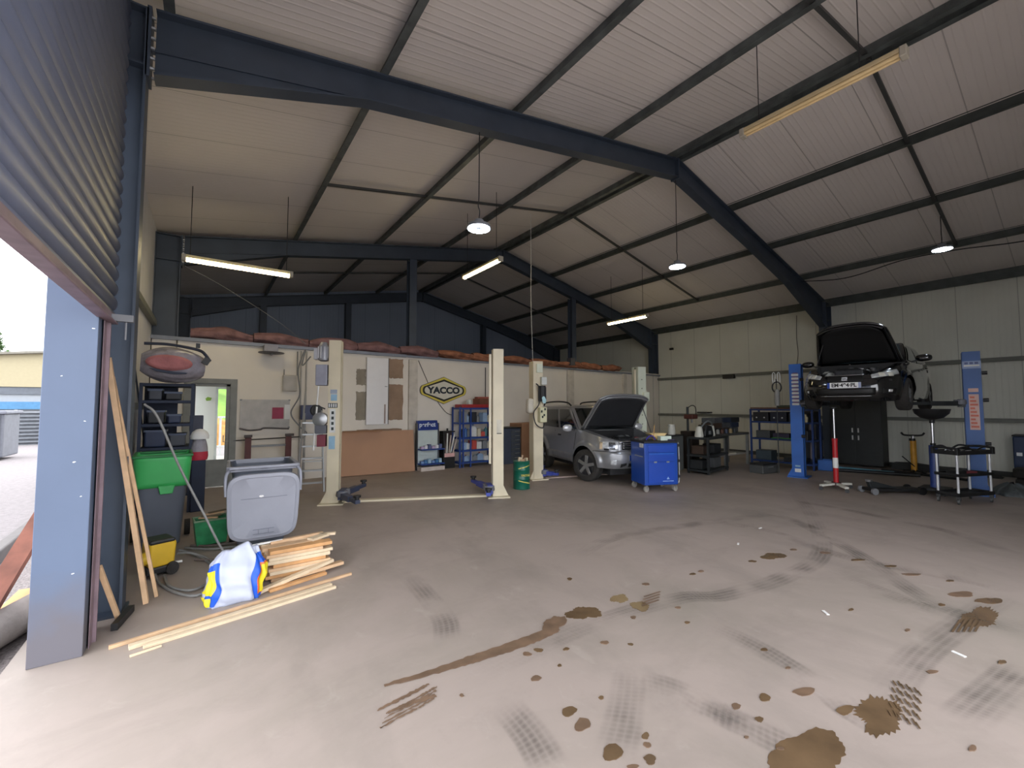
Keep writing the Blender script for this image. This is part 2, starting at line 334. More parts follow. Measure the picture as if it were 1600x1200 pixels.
# steel frames
def isect(g, p0, p1, depth, flw, upv, t=.012):
    """I section between p0 and p1 (centre line)"""
    p0 = Vector(p0); p1 = Vector(p1); d = (p1-p0).normalized(); u = Vector(upv); u = (u-d*u.dot(d)).normalized()
    g.beam(p0, p1, t, depth, u)
    for s_ in (-1,1): g.beam(p0+u*s_*(depth/2), p1+u*s_*(depth/2), flw, t*1.6, u)
for Y in (-1.3, 4.7, 10.7, 16.7):
    g = G(); 
    # left rafter, constant part and deeper haunch
    def raf(xa, xb, da, db):
        za, zb = zr(xa), zr(xb)
        P = [(xa,za-da),(xb,zb-db),(xb,zb),(xa,za)]
        g.prism(P, Y-.008, Y+.008, 'XZ')
        g.beam((xa,Y,za-.01),(xb,Y,zb-.01),.17,.02); g.beam((xa,Y,za-da),(xb,Y,zb-db),.17,.02)
    raf(XL+.45, 1.35, .58, .34); raf(1.35, XRDG, .34, .36)
    raf(XRDG, 10.2, .36, .36); raf(10.2, 12.3, .36, .42); raf(12.3, XR-.4, .42, .78)
    g.beam((-.5,Y,zr(-.5)-.34),(1.6,Y,zr(1.6)-.3),.05,.02)
    g.b2(XRDG-.02,XRDG+.02,Y-.09,Y+.09,ZR-.4,ZR)
    struct(g.obj('steel_rafter', STEEL))
    for (xc, ztop) in ((XL+.2, zr(-.5)), (XR-.2, zr(XR-.2))):
        if Y < 0 and xc > 3: pass
        g = G(); dpt = .39 if xc < 3 else .38
        isect(g, (xc,Y,0), (xc,Y,ztop-.02), dpt, .2, (1,0,0))
        s_ = 1 if xc < 3 else -1
        for dz in (.5,.0): g.b2(xc-dpt/2, xc+dpt/2, Y-.09, Y+.09, ztop-dz-.03, ztop-dz-.015)
        g.b2(xc+s_*dpt/2-.0, xc+s_*(dpt/2+.03), Y-.1, Y+.1, ztop-.62, ztop)
        g.b2(xc-dpt/2-.03, xc+dpt/2+.03, Y-.13, Y+.13, 0, .02)
        c = struct(g.obj('steel_column', STEEL))
        if xc < 3 and Y > 0 and Y < 12:
            g = G()
            for k in range(6):
                for yy in (-.07,.07): g.cyl((xc+dpt/2+.02,Y+yy,ztop-.08-k*.09),(xc+dpt/2+.055,Y+yy,ztop-.08-k*.09),.014,n=6)
            g.obj('bolt_row', ALU, c)
for (x, Y) in ((4.41,10.75),(10.35,10.75),(1.5,16.7),(4.3,16.7),(10.38,16.7)):
    g = G(); isect(g, (x,Y,2.82 if Y > 12 else PT-.02), (x,Y,zr(x)-.36), .2, .2, (0,1,0)); struct(g.obj('steel_post', STEEL))
# purlins, one mesh each
for x in (-.35, 1.55, 3.47, 5.4, 7.25, 9.4, 11.3, 13.2, 14.98):
    g = G(); z = zr(x); d = .16
    if x > 14: z = 4.6; d = .26
    y1 = 4.62 if x < 0 else YB
    g.b2(x-.003, x+.003, -2.1, y1, z, z+d)
    for dz in (0, d): g.b2(x-.05, x+.03, -2.1, y1, z+dz-.004, z+dz+.004)
    if x == 7.25: g.b2(x+.19,x+.196,-2.1,YB,z,z+d); g.b2(x+.15,x+.25,-2.1,YB,z-.004,z+.004)
    struct(g.obj('roof_purlin', STEELP if x < 9 else mat('purlin_dark',(70,76,74),.5,.2,noise=.2)))
SAG = mat('sag_rod_paint', (66,68,68), .5)
for Y in (1.7, 7.7, 13.7):
    for xa, xb in ((1.55,7.25),(7.4,13.2)):
        g = G(); g.beam((xa,Y,zr(xa)+.05),(xb,Y,zr(xb)+.05),.05,.04); struct(g.obj('purlin_tie', SAG))
# wall girts
GIRT = mat('girt_paint', (112,114,106), .5, noise=.1)
for z in (2.77, 1.34):
    g = G(); g.b2(XR-.1, XR, -1.5, YB, z-.005, z+.005); g.b2(XR-.1, XR-.09, -1.5, YB, z-.07, z+.0); g.b2(XR-.08,XR,-1.5,YB,z-.09,z-.06)
    struct(g.obj('wall_girt', GIRT))
g = G(); g.b2(XR-.02,XR,-1.5,YB,0,.12); struct(g.obj('baseboard_right', mat('dark_plinth',(70,72,70),.8)))
g = G()
for z in (1.6,3.2): g.b2(XL,XL+.08,4.8,10.6,z,z+.1)
struct(g.obj('wall_girt', GIRT))
g = G(); g.tube([(XL+.05,4.9,4.6),(XL+.06,10.4,.4)],.012); struct(g.obj('wind_brace', STEEL))

# shutter bay
JBM = mat('jamb_cladding', (92,106,130), .5, noise=.05, scale=2)
def dusty():
    m = JBM; L = m.node_tree.links; b = m.node_tree.nodes['Principled BSDF']; src = b.inputs['Base Color'].links[0].from_socket
    geo = node(m,'ShaderNodeNewGeometry'); sp = node(m,'ShaderNodeSeparateXYZ'); L.new(geo.outputs['Position'], sp.inputs[0])
    nz = node(m,'ShaderNodeTexNoise'); nz.inputs['Scale'].default_value = 5; nz.inputs['Detail'].default_value = 6; L.new(geo.outputs['Position'], nz.inputs['Vector'])
    h = math_n(m,'ADD',sp.outputs[2],math_n(m,'MULTIPLY',nz.outputs['Fac'],-.5))
    mr = node(m,'ShaderNodeMapRange'); mr.inputs['From Min'].default_value = .35; mr.inputs['From Max'].default_value = -.1; mr.inputs['To Max'].default_value = .8; L.new(h, mr.inputs['Value'])
    mx = node(m,'ShaderNodeMixRGB'); L.new(mr.outputs[0], mx.inputs['Fac']); L.new(src, mx.inputs['Color1']); mx.inputs['Color2'].default_value = (*lin((104,98,100)),1); L.new(mx.outputs[0], b.inputs['Base Color'])
dusty()
JB = struct(G().b2(-.87,-.615,4.0,4.45,0,4.9).obj('trim_6', JBM, bevel=.004))
for (z,x,r) in ((2.18,-.64,.008),(1.55,-.66,.006),(1.28,-.70,.009),(1.05,-.66,.006),(.55,-.68,.007),(1.85,-.78,.006)):
    G().prism(blob(x,z,r,r*.5,0,8,.4,int(z*100)),3.9985,4.0,'XZ').obj('paint_chip', WHITE, JB)
sh = thing('roller_shutter', 'corrugated grey roller shutter hanging half open in the left side doorway', 'shutter', (-.60,0,0))
g = G(); n = 26*8
prof = [(.026*abs(math.cos(PI*k/8.))**.7-.013, 2.33+k*(.115/8.)) for k in range(int((5.0-2.33)/.115*8)+1)]
g.grid(lambda u,v: (prof[int(round(v*(len(prof)-1)))][0], -1.3+5.76*u, prof[int(round(v*(len(prof)-1)))][1]), 3, len(prof))
g.obj('slat_curtain', SHUT, sh, smooth=60, solid=.004)
g = G(); g.b2(-.03,.02,-1.3,4.3,2.27,2.34); g.b2(-.03,.045,-1.3,4.3,2.262,2.275); g.obj('bottom_bar', RUSTBAR, sh, bevel=.004)
g = G(); g.box((.06,4.22,2.30),(.16,.05,.05)); g.tube([(.1,4.2,2.27),(.1,4.2,2.14)],.006); g.obj('latch', GREY, sh)
g = G(); g.b2(-.605,-.58,4.19,4.21,0,2.26); g.b2(-.605,-.60,4.1,4.3,0,2.26); gd = struct(g.obj('shutter_guide_rail', RUSTBAR))

# door into the side room
FR = mat('door_frame_grey', (120,122,118), .5)
g = G()
g.b2(dx0-.07, dx0+.05, YP-.04, YP+.14, 0, dz1-.05); g.b2(dx1-.05, dx1+.07, YP-.04, YP+.14, 0, dz1-.05); g.b2(dx0-.07, dx1+.07, YP-.04, YP+.14, dz1-.05, dz1+.05)
fr = struct(g.obj('trim_7', FR))
d = struct(thing('door_1', 'grey workshop door with a tall glazed upper half', 'door', (0,YP-.01,0)))
del d['category']
g = G(); g.b2(dx0+.05, dx1-.05, 0, .05, .02, .56); g.b2(dx0+.05,dx0+.12,0,.05,.56,dz1-.06); g.b2(dx1-.12,dx1-.05,0,.05,.56,dz1-.06); g.b2(dx0+.05,dx1-.05,0,.05,dz1-.11,dz1-.05)
g.obj('door_leaf', FR, d, bevel=.004)
m = bpy.data.materials.new('clear_door_glass'); m.use_nodes = True; b = m.node_tree.nodes['Principled BSDF']
b.inputs['Roughness'].default_value = .02; b.inputs['Transmission Weight'].default_value = 1; b.inputs['IOR'].default_value = 1.02; b.inputs['Base Color'].default_value = (.97,1,.98,1)
CG = m
G().b2(dx0+.12,dx1-.12,.02,.028,.56,dz1-.11).obj('glass_pane', CG, d)
g = G(); g.tube([(dx1-.15,-.05,1.05),(dx1-.15,-.05,.92),(dx1-.06,-.05,.92),(dx1-.06,0,.92)],.01); g.obj('door_handle', ALU, d)
# side room seen through the glass
WR = mat('white_room_panel', (236,238,232), .6, noise=.01)
g = G(); g.b2(-.9,.17,12.0,12.06,0,2.7); wd = tag(g.obj('white_partition_panel', WR), 'white panel standing inside the side room behind the door glass', 'panel')
g = G(); g.b2(.17,.22,12.0,12.08,0,2.7); g.b2(.22,1.1,12.0,12.08,2.05,2.7); g.obj('door_frame', mat('white_frame',(214,220,216),.5), wd)
tag(G().add([(-.02,11.99,1.82),(.02,11.99,1.86),(.1,11.99,1.84),(.08,11.99,1.78),(.0,11.99,1.77),(-.02,11.97,1.82),(.02,11.97,1.86),(.1,11.97,1.84),(.08,11.97,1.78),(.0,11.97,1.77)],[(0,1,2,3,4),(9,8,7,6,5),(0,5,6,1),(1,6,7,2),(2,7,8,3),(3,8,9,4),(4,9,5,0)]).obj('green_sticker', mat('green_sticker',(130,170,60),.6)), 'small green sticker on the white panel behind the door glass', 'sticker')
rl = thing('white_railing', 'white balustrade outside seen through the glazed door', 'railing', (0,18.6,0))
g = G(); g.beam((-2,0,1.25),(3.5,0,1.25),.06,.06); g.beam((-2,0,.2),(3.5,0,.2),.06,.06); g.obj('rail', WHITE, rl)
for k in range(28): G().b2(-2+k*.2,-1.93+k*.2,-.02,.02,-.16,1.25).obj('baluster', WHITE, rl)
g = G(); g.grid(lambda u,v: (-1.5+11*u, 24+14*v, -.3+6.2*math.sin(v*1.5)+.5*math.sin(9*u+4*v)), 40, 16)
hl = struct(g.obj('grassy_bank', mat('bank_grass',(96,128,48),.9,noise=.35,scale=1.2,bump=.6)))
hl['label'] = 'green and ochre grassy bank behind the hall'
g = G(); g.grid(lambda u,v: (-1.5+11*u, 22.5+1.6*v, -.3+1.5*math.sin(v*1.5)+.3*math.sin(19*u)), 50, 6)
tag(g.obj('dry_shrub_row', mat('dry_shrub',(160,116,60),.9,noise=.4,scale=3,bump=.6)), 'ochre dry shrubs at the foot of the green bank', 'shrubs')['kind'] = 'stuff'

# ------------------------------------------------------------------ outside yard
bd = thing('warehouse_building', 'cream and white warehouse with low pitched roof across the yard', 'building', (-10,42,0))
g = G(); g.prism([(-14,2.94),(8,2.94),(8,5.95),(1.9,5.35),(-14,.6+3.0)], 0, 8, 'XZ'); g.obj('upper_wall', mat('cream_cladding',(160,150,122),.8,noise=.03), bd)
g = G(); g.b2(-14,8,.2,8,-.2,2.94); g.obj('lower_wall', mat('white_render',(146,150,154),.8,noise=.03), bd)
g = G(); g.prism([(-14.3,3.55),(1.9,5.35),(8.3,6.0),(8.3,6.15),(1.9,5.5),(-14.3,3.7)], -.4, 8.3, 'XZ'); g.obj('roof', mat('roof_edge',(120,116,106),.7), bd)
for k in range(7): 
    g = G(); g.b2(-13.5+k*3,-10.8+k*3,.1,.2,2.44,2.9); g.obj('window_band', mat('dark_window_band',(84,90,98),.3), bd)
g = G(); g.b2(-14,8,-.1,.19,1.45,1.95); g.obj('blue_stripe', mat('sky_blue_sign',(70,118,156),.6), bd)
cf = thing('corrugated_fence', 'pale grey corrugated metal fence at the far side of the yard', 'fence', (-9,29.5,0))
g = G(); g.grid(lambda u,v: (-8+14*u, .0, -.16+1.55*v+0*u), 3, 2); 
g = G(); g.grid(lambda u,v: (-8+13*u, .04*math.sin(v*PI*2*9), -.16+1.55*v), 2, 90); g.obj('corrugated_panel', mat('fence_metal',(118,122,128),.5,.3), cf, smooth=60, solid=.01)
for k in range(5): G().box((-7.5+k*3.1,.1,.65),(.08,.08,1.7)).obj('fence_post', GREY, cf)
ct = thing('refuse_container', 'tall grey metal container with rounded corner posts in the yard', 'container', (-6.35,22,-.16))
G().b2(-1.0,.9,-.6,.9,.1,1.55).obj('body', mat('container_grey',(100,102,110),.6,noise=.1), ct, bevel=.05)
G().b2(-1.05,.96,-.68,.95,1.55,1.66).obj('lid', mat('container_lid',(112,114,124),.6), ct, bevel=.03)
for sx in (-.85,-.1,.65): G().b2(sx,sx+.16,-.68,-.6,0,1.52).obj('rib', mat('container_rib',(126,128,134),.6), ct, bevel=.02)
tr = thing('conifer_tree', 'loose green conifer rising behind the cream warehouse', 'tree', (-15.2,56,0))
G().cyl((0,0,-.2),(0,0,8.5),.25,.05).obj('trunk', mat('bark',(90,72,58),.9), tr)
rd = random.Random(3); g = G()
for i in range(2600):
    h = rd.uniform(1.2,8.3); R = (8.6-h)*.42*rd.uniform(.3,1); a = rd.uniform(0,6.28)
    p = Vector((R*math.cos(a), R*math.sin(a), h-.25*R)); q = Vector((rd.uniform(-1,1),rd.uniform(-1,1),rd.uniform(-.6,.8)))*.24; s2 = Vector((rd.uniform(-1,1),rd.uniform(-1,1),rd.uniform(-1,1)))*.1
    g.add([p, p+q+s2, p+q*1.6, p+q-s2], [(0,1,2,3)])
g.obj('foliage', mat('conifer_green',(70,96,52),.8,noise=.4,scale=1), tr)
# leaning rusty plank and concrete pipe outside
pk = G(); pk.beam((-1.28,4.22,-.08),(-.99,5.3,.98),.035,.13,(1,0,.3)); tag(pk.obj('rusty_board', mat('rust_brown',(110,66,52),.8,noise=.25,scale=9)), 'rusty brown board leaning outside against the blue door jamb', 'board')
pk = G(); pk.beam((-1.35,4.35,-.08),(-1.08,4.95,.22),.03,.12,(1,0,.3)); tag(pk.obj('yellow_board_offcut', WOOD3), 'short ochre board lying behind the rusty board outside', 'board')
pp = thing('concrete_pipe', 'broken half round concrete pipe lying on the gravel outside', 'pipe', (-1.25,4.6,-.02), -.35)
g = G(); g.grid(lambda u,v: ((.16 if u<.5 else .16)*math.cos(PI*(.95+1.35*(u))) , -.35+.9*v, .1-.16*math.sin(PI*(.95+1.35*u))*-1), 20, 6)
g.obj('shell', mat('concrete_grey',(160,152,146),.9,noise=.1,bump=.3), pp, smooth=60, solid=.03)
# ------------------------------------------------------------------ lamps
LEDW = mat('led_white', (255,255,255), .4, emit=(226,240,255), estr=9)
TUBEW = mat('tube_warm', (255,244,216), .4, emit=(255,234,180), estr=6)
for (x,y,z,ztop,lab) in ((2.85,4.7,4.0,5.3,'round white LED bay lamp hanging nearest the left columns'),
                    (7.35,4.7,4.36,6.1,'round white LED bay lamp hanging under the roof ridge'),
                    (11.7,1.7,4.74,5.4,'round white LED bay lamp hanging close under the right roof slope')):
    t = thing('bay_lamp', lab, 'lamp', (x,y,z), 0, None)
    G().lathe([(0.02,.1),(.06,.1),(.07,.05),(.15,.03),(.16,.0),(.155,-.012),(.14,-.012)]).obj('housing', mat('lamp_housing',(120,124,130),.4), t, smooth=40)
    G().lathe([(.145,-.008),(.145,-.02),(.055,-.02),(.055,-.008)],cap=False).obj('led_ring', LEDW, t, smooth=30)
    h = ztop-z; G().tube(bez([(0,0,.1),(.012,0,.22),(-.01,0,.3),(.0,0,.45 if h > .5 else h*.7),(.005,0,h)]), .007, n=6).obj('cable', CABLEB, t)
def tube_lamp(p0, p1, lab, lit=True, wires=()):
    p0 = Vector(p0); p1 = Vector(p1); L = (p1-p0).length; d = (p1-p0)/L
    rz = math.atan2(d.y, d.x); t = thing('tube_lamp', lab, 'lamp', tuple((p0+p1)/2), rz)
    G().b2(-L/2, L/2, -.05, .05, .02, .07).obj('housing', mat('tube_housing',(196,178,140),.5) if not lit else mat('tube_housing_lit',(230,214,160),.5), t, bevel=.01)
    for s_ in (-.028,.028) if not lit else (0,):
        G().cyl((-L/2+.03,s_,.0),(L/2-.03,s_,.0),.02 if not lit else .038,n=12).obj('fluorescent_tube', TUBEW if lit else mat('tube_off',(226,200,150),.25), t, smooth=60)
    for s_ in (-1,1): G().b2(s_*L/2-.03,s_*L/2+.03,-.055,.055,-.035,.075).obj('end_cap', mat('cap_grey',(170,164,150),.5), t, bevel=.01)
    for (f, hh) in wires: G().tube([(f*L/2,0,.07),(f*L/2,0,hh)], .006, n=6).obj('hanging_wire', CABLEB, t)
    return t
tube_lamp((-.36,8.5,4.0),(1.18,8.5,4.02),'lit warm tube lamp hanging over the left bay by the side door',wires=((-.9,1.22),(.9,1.45)))
tube_lamp((4.87,7.16,4.68),(4.87,8.7,4.68),'short lit warm tube lamp hanging near the middle ridge',wires=((-.8,1.52),(.8,1.52)))
tube_lamp((10.6,7.8,4.32),(10.6,9.33,4.32),'lit warm tube lamp hanging over the right end of the silver car',wires=((-.8,1.56),(.8,1.56)))
tube_lamp((5.5,.99,5.12),(5.5,2.54,5.12),'unlit twin tube lamp hanging large under the near roof slope',False,wires=((-.55,1.19),(.75,1.19)))

# ------------------------------------------------------------------ partition wall items
sg = thing('wall_sign', 'hexagonal yellow and black oil company sign reading YACCO on the partition', 'sign', (5.3,YP-.02,2.075))
def hexa(a, b, c=.10, r=8):
    # elongated hexagon with rounded side tips
    P = []
    for sx in (1,-1):
        tipx = a; top = b
        if sx == 1:
            P += [(0,b),(a*.84,b*.38)]+[(a*(.84+.16*math.cos(t)), b*.38*math.sin(t)) for t in [PI/2*(1-k/4.)*.9 for k in range(1,8)]]+[(a*.84,-b*.38)]
        else:
            P += [(0,-b),(-a*.84,-b*.38)]+[(-a*(.84+.16*math.cos(t)), -b*.38*math.sin(t)) for t in [PI/2*(1-k/4.)*.9 for k in range(1,8)]]+[(-a*.84,b*.38)]
    return P
YS = mat('sign_yellow',(206,190,80),.5,noise=.05); BK = mat('sign_black',(28,26,22),.5); SW = mat('sign_cream',(208,204,190),.5,noise=.03)
for (a,b,y0,y1,mm,nm) in ((.70,.375,-.02,.02,BK,'outer_rim'),(.69,.365,-.024,-.01,YS,'yellow_border'),(.63,.305,-.028,-.01,BK,'black_line'),(.575,.25,-.032,-.01,SW,'panel')):
    G().prism(hexa(a,b), y0, y1, 'XZ').obj(nm, mm, sg)
text('lettering','YACCO',.235,mat('sign_navy',(22,34,46),.5),sg,(0,-.034,-.005),(PI/2,0,0),bold=.012,sx=1.16)

wb = thing('wall_panel_white', 'tall white flat panel hung on the partition between brown patches', 'panel', (3.46,YP-.06,1.19))
G().b2(-.28,.26,-.03,.03,0,1.66).obj('face', mat('white_enamel',(226,226,228),.4,noise=.02), wb, bevel=.006)
G().b2(.16,.2,-.034,-.03,.02,.5).obj('vent_strip', mat('vent_warm_grey',(150,136,130),.6), wb)  # narrow warm grey strip low on the panel face
G().b2(.262,.275,-.034,.03,0,1.66).obj('edge_seam', mat('seam_grey',(90,90,92),.6), wb)
G().box((.2,-.04,.95),(.06,.02,.015)).obj('catch', GREY, wb)
PATCH = mat('bare_brown_patch', (150,126,106), .9, noise=.18, scale=3)
PATCH2 = mat('bare_olive_patch', (142,134,120), .9, noise=.18, scale=3)
rd = random.Random(5)
def patch(x0,x1,z0,z1,m,lab):
    n = 10; P = []
    for k in range(n): P.append((x0+(x1-x0)*k/n, z0+rd.uniform(-.012,.012)))
    for k in range(n): P.append((x1+rd.uniform(-.012,.012), z0+(z1-z0)*k/n))
    for k in range(n): P.append((x1-(x1-x0)*k/n, z1+rd.uniform(-.012,.012)))
    for k in range(n): P.append((x0+rd.uniform(-.012,.012), z1-(z1-z0)*k/n))
    tag(G().prism(P, YP-.006, YP+.002, 'XZ').obj('brown_wall_patch', m), lab, 'patch')
patch(2.95,3.18,2.16,2.56,PATCH2,'small brown bare patch left of the white panel near its top')
patch(2.95,3.2,1.31,2.0,PATCH2,'tall brown bare patch left of the white panel at its foot')
patch(3.74,4.14,2.36,2.86,PATCH,'square brown bare patch right of the white panel near its top')
patch(3.74,4.14,1.29,2.2,PATCH,'tall brown bare patch right of the white panel')
patch(2.98,4.12,.72,1.07,PATCH,'wide brown bare patch under the white panel above the brown sheet')
tag(G().lathe([(.0,-.01),(.085,-.01),(.085,.0)],(3.72,YP-.004,.88),'Y',n=20).obj('round_cover', SW), 'round pale cover on the brown patch under the white panel', 'cover')
g = G(); g.box((0,0,.0),(.9,.14,.02)); s_ = at(g.obj('brown_strip_board', CARD2, bevel=.003), (3.05,10.33,1.05), 0, (.05,0,.0)); tag(s_, 'narrow dark brown strip lying on the top edge of the brown sheet', 'board')
g = G(); g.box((0,0,.52),(1.92,.02,1.04)); s_ = at(g.obj('brown_sheet', CARD, bevel=.002), (3.36,10.28,0.01), 0, (-.16,0,-.10)); tag(s_, 'large brown hardboard sheet leaning against the partition', 'board')

# parts display stand, blue header
st = thing('display_stand', 'blue and white wiper blade display stand by the partition', 'display stand', (4.72,10.33,0))
BH = mat('header_blue',(24,52,130),.4)
G().prism([(-.3,1.02),(.29,1.02),(.25,1.27),(-.3,1.27)],-.05,.05,'XZ').obj('header_board', BH, st)
text('lettering','perfect',.15,mat('header_white',(200,210,226),.5),st,(-.03,-.053,1.16),(PI/2,0,0),bold=.006,sx=1.05)
G().b2(-.29,.29,-.02,.02,.12,1.02).obj('back_board', mat('stand_pale',(196,208,206),.5,noise=.04), st)
for sx in (-.3,.29): G().b2(sx-.012,sx+.012,-.06,.06,0,1.2).obj('side_frame', mat('stand_frame',(80,84,90),.5), st)
for z in (.55,.18):
    G().b2(-.29,.36,-.3,.02,z-.03,z).obj('tray', NAVY, st, bevel=.004)
G().b2(-.3,.36,-.3,.05,0,.1).obj('base', mat('stand_base',(206,196,190),.6), st, bevel=.01)
cols = [(190,170,200),(120,150,200),(220,220,226),(70,120,170),(90,100,140),(160,190,210)]
nm_ = ['lilac','light blue','white','teal blue','slate','pale blue']
ordn = ['leftmost','second from left','third from left','fourth from left','fifth from left','sixth from left','seventh from left','eighth from left']
for j, z in enumerate((.55,.18)):
    for i in range(6):
        c = cols[(i*2+j)%6]; h = .06+.05*((i*7+j*3)%3)/2
        tag(at(G().b2(-.04,.04,-.05,.05,0,h).obj('small_parts_box', mat('box_'+nm_[(i*2+j)%6].replace(' ','_'),c,.6), bevel=.004), (4.5+i*.1,10.18,z+.001), .1*math.sin(i*5)),
            'small %s packet, %s on the %s tray of the display stand' % (nm_[(i*2+j)%6], ordn[i], 'upper' if j==0 else 'lower'), 'packet', 'packets on the display stand')

# black bin with exhaust tubes
bt = thing('tool_stand', 'black narrow stand with a red and white label beside the display stand', 'stand', (5.27,10.28,0))
G().b2(-.17,.17,-.12,.12,0,.38).obj('base_box', BLACK, bt, bevel=.01)
G().b2(-.17,-.12,-.12,.12,.36,.98).obj('side_panel', BLACK, bt, bevel=.006)
G().b2(-.17,.17,.08,.12,.36,.98).obj('back_panel', mat('stand_inner',(70,54,52),.7), bt)
G().b2(-.17,.17,-.12,.12,.95,.98).obj('top_plate', BLACK, bt); G().cyl((0,0,.98),(.0,0,1.05),.025).obj('knob', BLACK, bt)
G().b2(-.14,.16,-.126,-.12,.30,.4).obj('label', mat('label_red_white',(226,180,176),.5), bt)
for i, (x, l) in enumerate(((-.08,.5),(-.03,.52),(.03,.47),(.08,.5),(.14,.45))):
    o = G().cyl((0,0,0),(0,0,l),.02,n=10).obj('wiper_sleeve', mat('sleeve_%d'%(i%2),[(196,180,170),(226,226,220)][i%2],.5), smooth=40)
    at(o,(5.27+x,10.24,.4+(-.02 if x>.1 else 0)),0,(.05,.1*(i-1),0)); tag(o,'%s tube, %s of those standing in the black stand'%(['beige','white'][i%2],ordn[i]),'tube','tubes in the black stand')

# blue rack with supplies
def rack(name, label, x, y, rz, W, D, H, levels, m, pm=None, cat='shelf rack'):
    t = thing(name, label, cat, (x,y,0), rz)
    for sx in (-1,1):
        for sy in (-1,1): G().b2(sx*W/2-.02,sx*W/2+.02,sy*D/2-.02,sy*D/2+.02,0,H).obj('post', m, t)
    for z in levels: G().b2(-W/2,W/2,-D/2,D/2,z-.045,z).obj('shelf', pm or m, t, bevel=.004)
    return t
RK = rack('supply_rack', 'blue metal rack full of cans and packs left of the cream lift post', 6.1, 10.25, 0, 1.16, .42, 1.62, (.14,.46,.80,1.2,1.6), NAVY)
G().b2(-.5,-.46,-.22,-.2,0,1.6).obj('brace', NAVY, RK); G().b2(-.27,-.235,-.23,-.2,0,1.6).obj('brace', NAVY, RK)
PAL = [('white',(214,216,214)),('blue',(60,100,160)),('grey',(128,132,136)),('pale blue',(150,176,206)),('red',(190,80,72)),('black',(44,46,52)),('teal',(70,120,130)),('cream',(206,200,180))]
def pcm(k): return mat('pack_'+PAL[k][0].replace(' ','_'), PAL[k][1], .5, noise=.08, scale=20)
def canister(k, h, r):
    g = G(); g.lathe([(r,0),(r,h*.75),(r*.5,h*.88),(r*.32,h*.9),(r*.32,h)], n=14); return g.obj('can', pcm(k), smooth=40)
def jug(k, h):
    g = G(); g.prism([(-.09,0),(.09,0),(.09,h*.72),(.02,h*.88),(-.04,h*.88),(-.09,h*.72)],-.05,.05,'XZ'); o = g.obj('jug', pcm(k), bevel=.012)
    G().cyl((-.01,0,h*.88),(-.01,0,h),.022,n=10).obj('cap', pcm((k+1)%8), o); return o
def pack(k, w, h): return G().b2(-w/2,w/2,-.1,.1,0,h).obj('pack', pcm(k), bevel=.004)
shelfname = ['bottom','second lowest','middle','upper','top']
layout = {.14:[(0,2,.2),(1,3,.17),(0,0,.2),(1,2,.16),(1,3,.22),(2,0,.13),(0,6,.18)],
          .46:[(2,3,.2),(1,0,.2),(2,4,.24),(2,0,.2),(2,2,.22),(1,7,.2)],
          .80:[(0,5,.22),(0,1,.26),(1,2,.24),(1,0,.34),(2,7,.22),(2,4,.13),(0,6,.26),(0,5,.3)],
          1.2:[(2,2,.3),(0,3,.22),(2,5,.28),(0,2,.2),(2,3,.26),(0,7,.2)]}
for si, (z, L) in enumerate(layout.items()):
    n = len(L)
    for i, (ty, k, h) in enumerate(L):
        x = 6.1-.5+(i+.5)*1.0/n
        o = canister(k,h,.05) if ty == 0 else jug(k,h) if ty == 1 else pack(k,min(.17,.9/n),h)
        at(o,(x,10.2+.03*math.sin(i*7),z+.001),.12*math.sin(i*3+si))
        tag(o,'%s %s, %s on the %s shelf of the blue supply rack'%(PAL[k][0],['can','jug','pack'][ty],ordn[i],shelfname[si]),['can','jug','pack'][ty],'supplies on the blue rack')
g = G(); g.b2(-.5,.48,-.2,.2,0,.09); tag(at(g.obj('red_tray', mat('tray_red',(160,44,46),.5), bevel=.01),(6.08,10.25,1.601)),'long red metal tray lying on top of the blue supply rack','tray')
g = G(); g.lathe([(.07,0),(.09,.05),(.07,.12),(.03,.13)]); o = at(g.obj('headlamp_unit', mat('unit_white',(190,200,194),.4), smooth=40),(5.9,10.2,1.692)); G().lathe([(.04,.0),(.045,.03)],(0,-.07,.06),'Y',16).obj('lens', BLACK, o); tag(o,'small white and black lamp unit on the red tray','lamp unit')
tag(at(G().b2(-.22,.22,-.15,.15,0,.16).obj('brown_carton', mat('carton_brown',(120,76,60),.8), bevel=.006),(6.35,10.25,1.692),.15),'brown carton on the red tray above the blue supply rack','box')
tag(at(G().b2(-.18,.18,-.1,.1,0,.05).obj('carton_lid', mat('carton_red',(150,80,66),.8)),(6.33,10.24,1.854),-.12),'flat reddish carton piled on the brown carton','box')
tag(at(G().lathe([(.03,-.1),(.1,-.08),(.1,.08),(.03,.1)],(0,0,0),'X').obj('air_line_reel', mat('reel_navy',(36,50,80),.5), smooth=40),(6.78,10.35,1.55),.3),'small navy hose reel mounted beside the top of the blue supply rack','reel')
tag(G().tube(bez([(6.78,10.3,1.45),(6.85,10.3,1.1),(6.95,10.35,.85),(6.8,10.35,.75)]),.01).obj('air_hose', CABLEB),'thin black hose hanging down from the navy reel','hose')

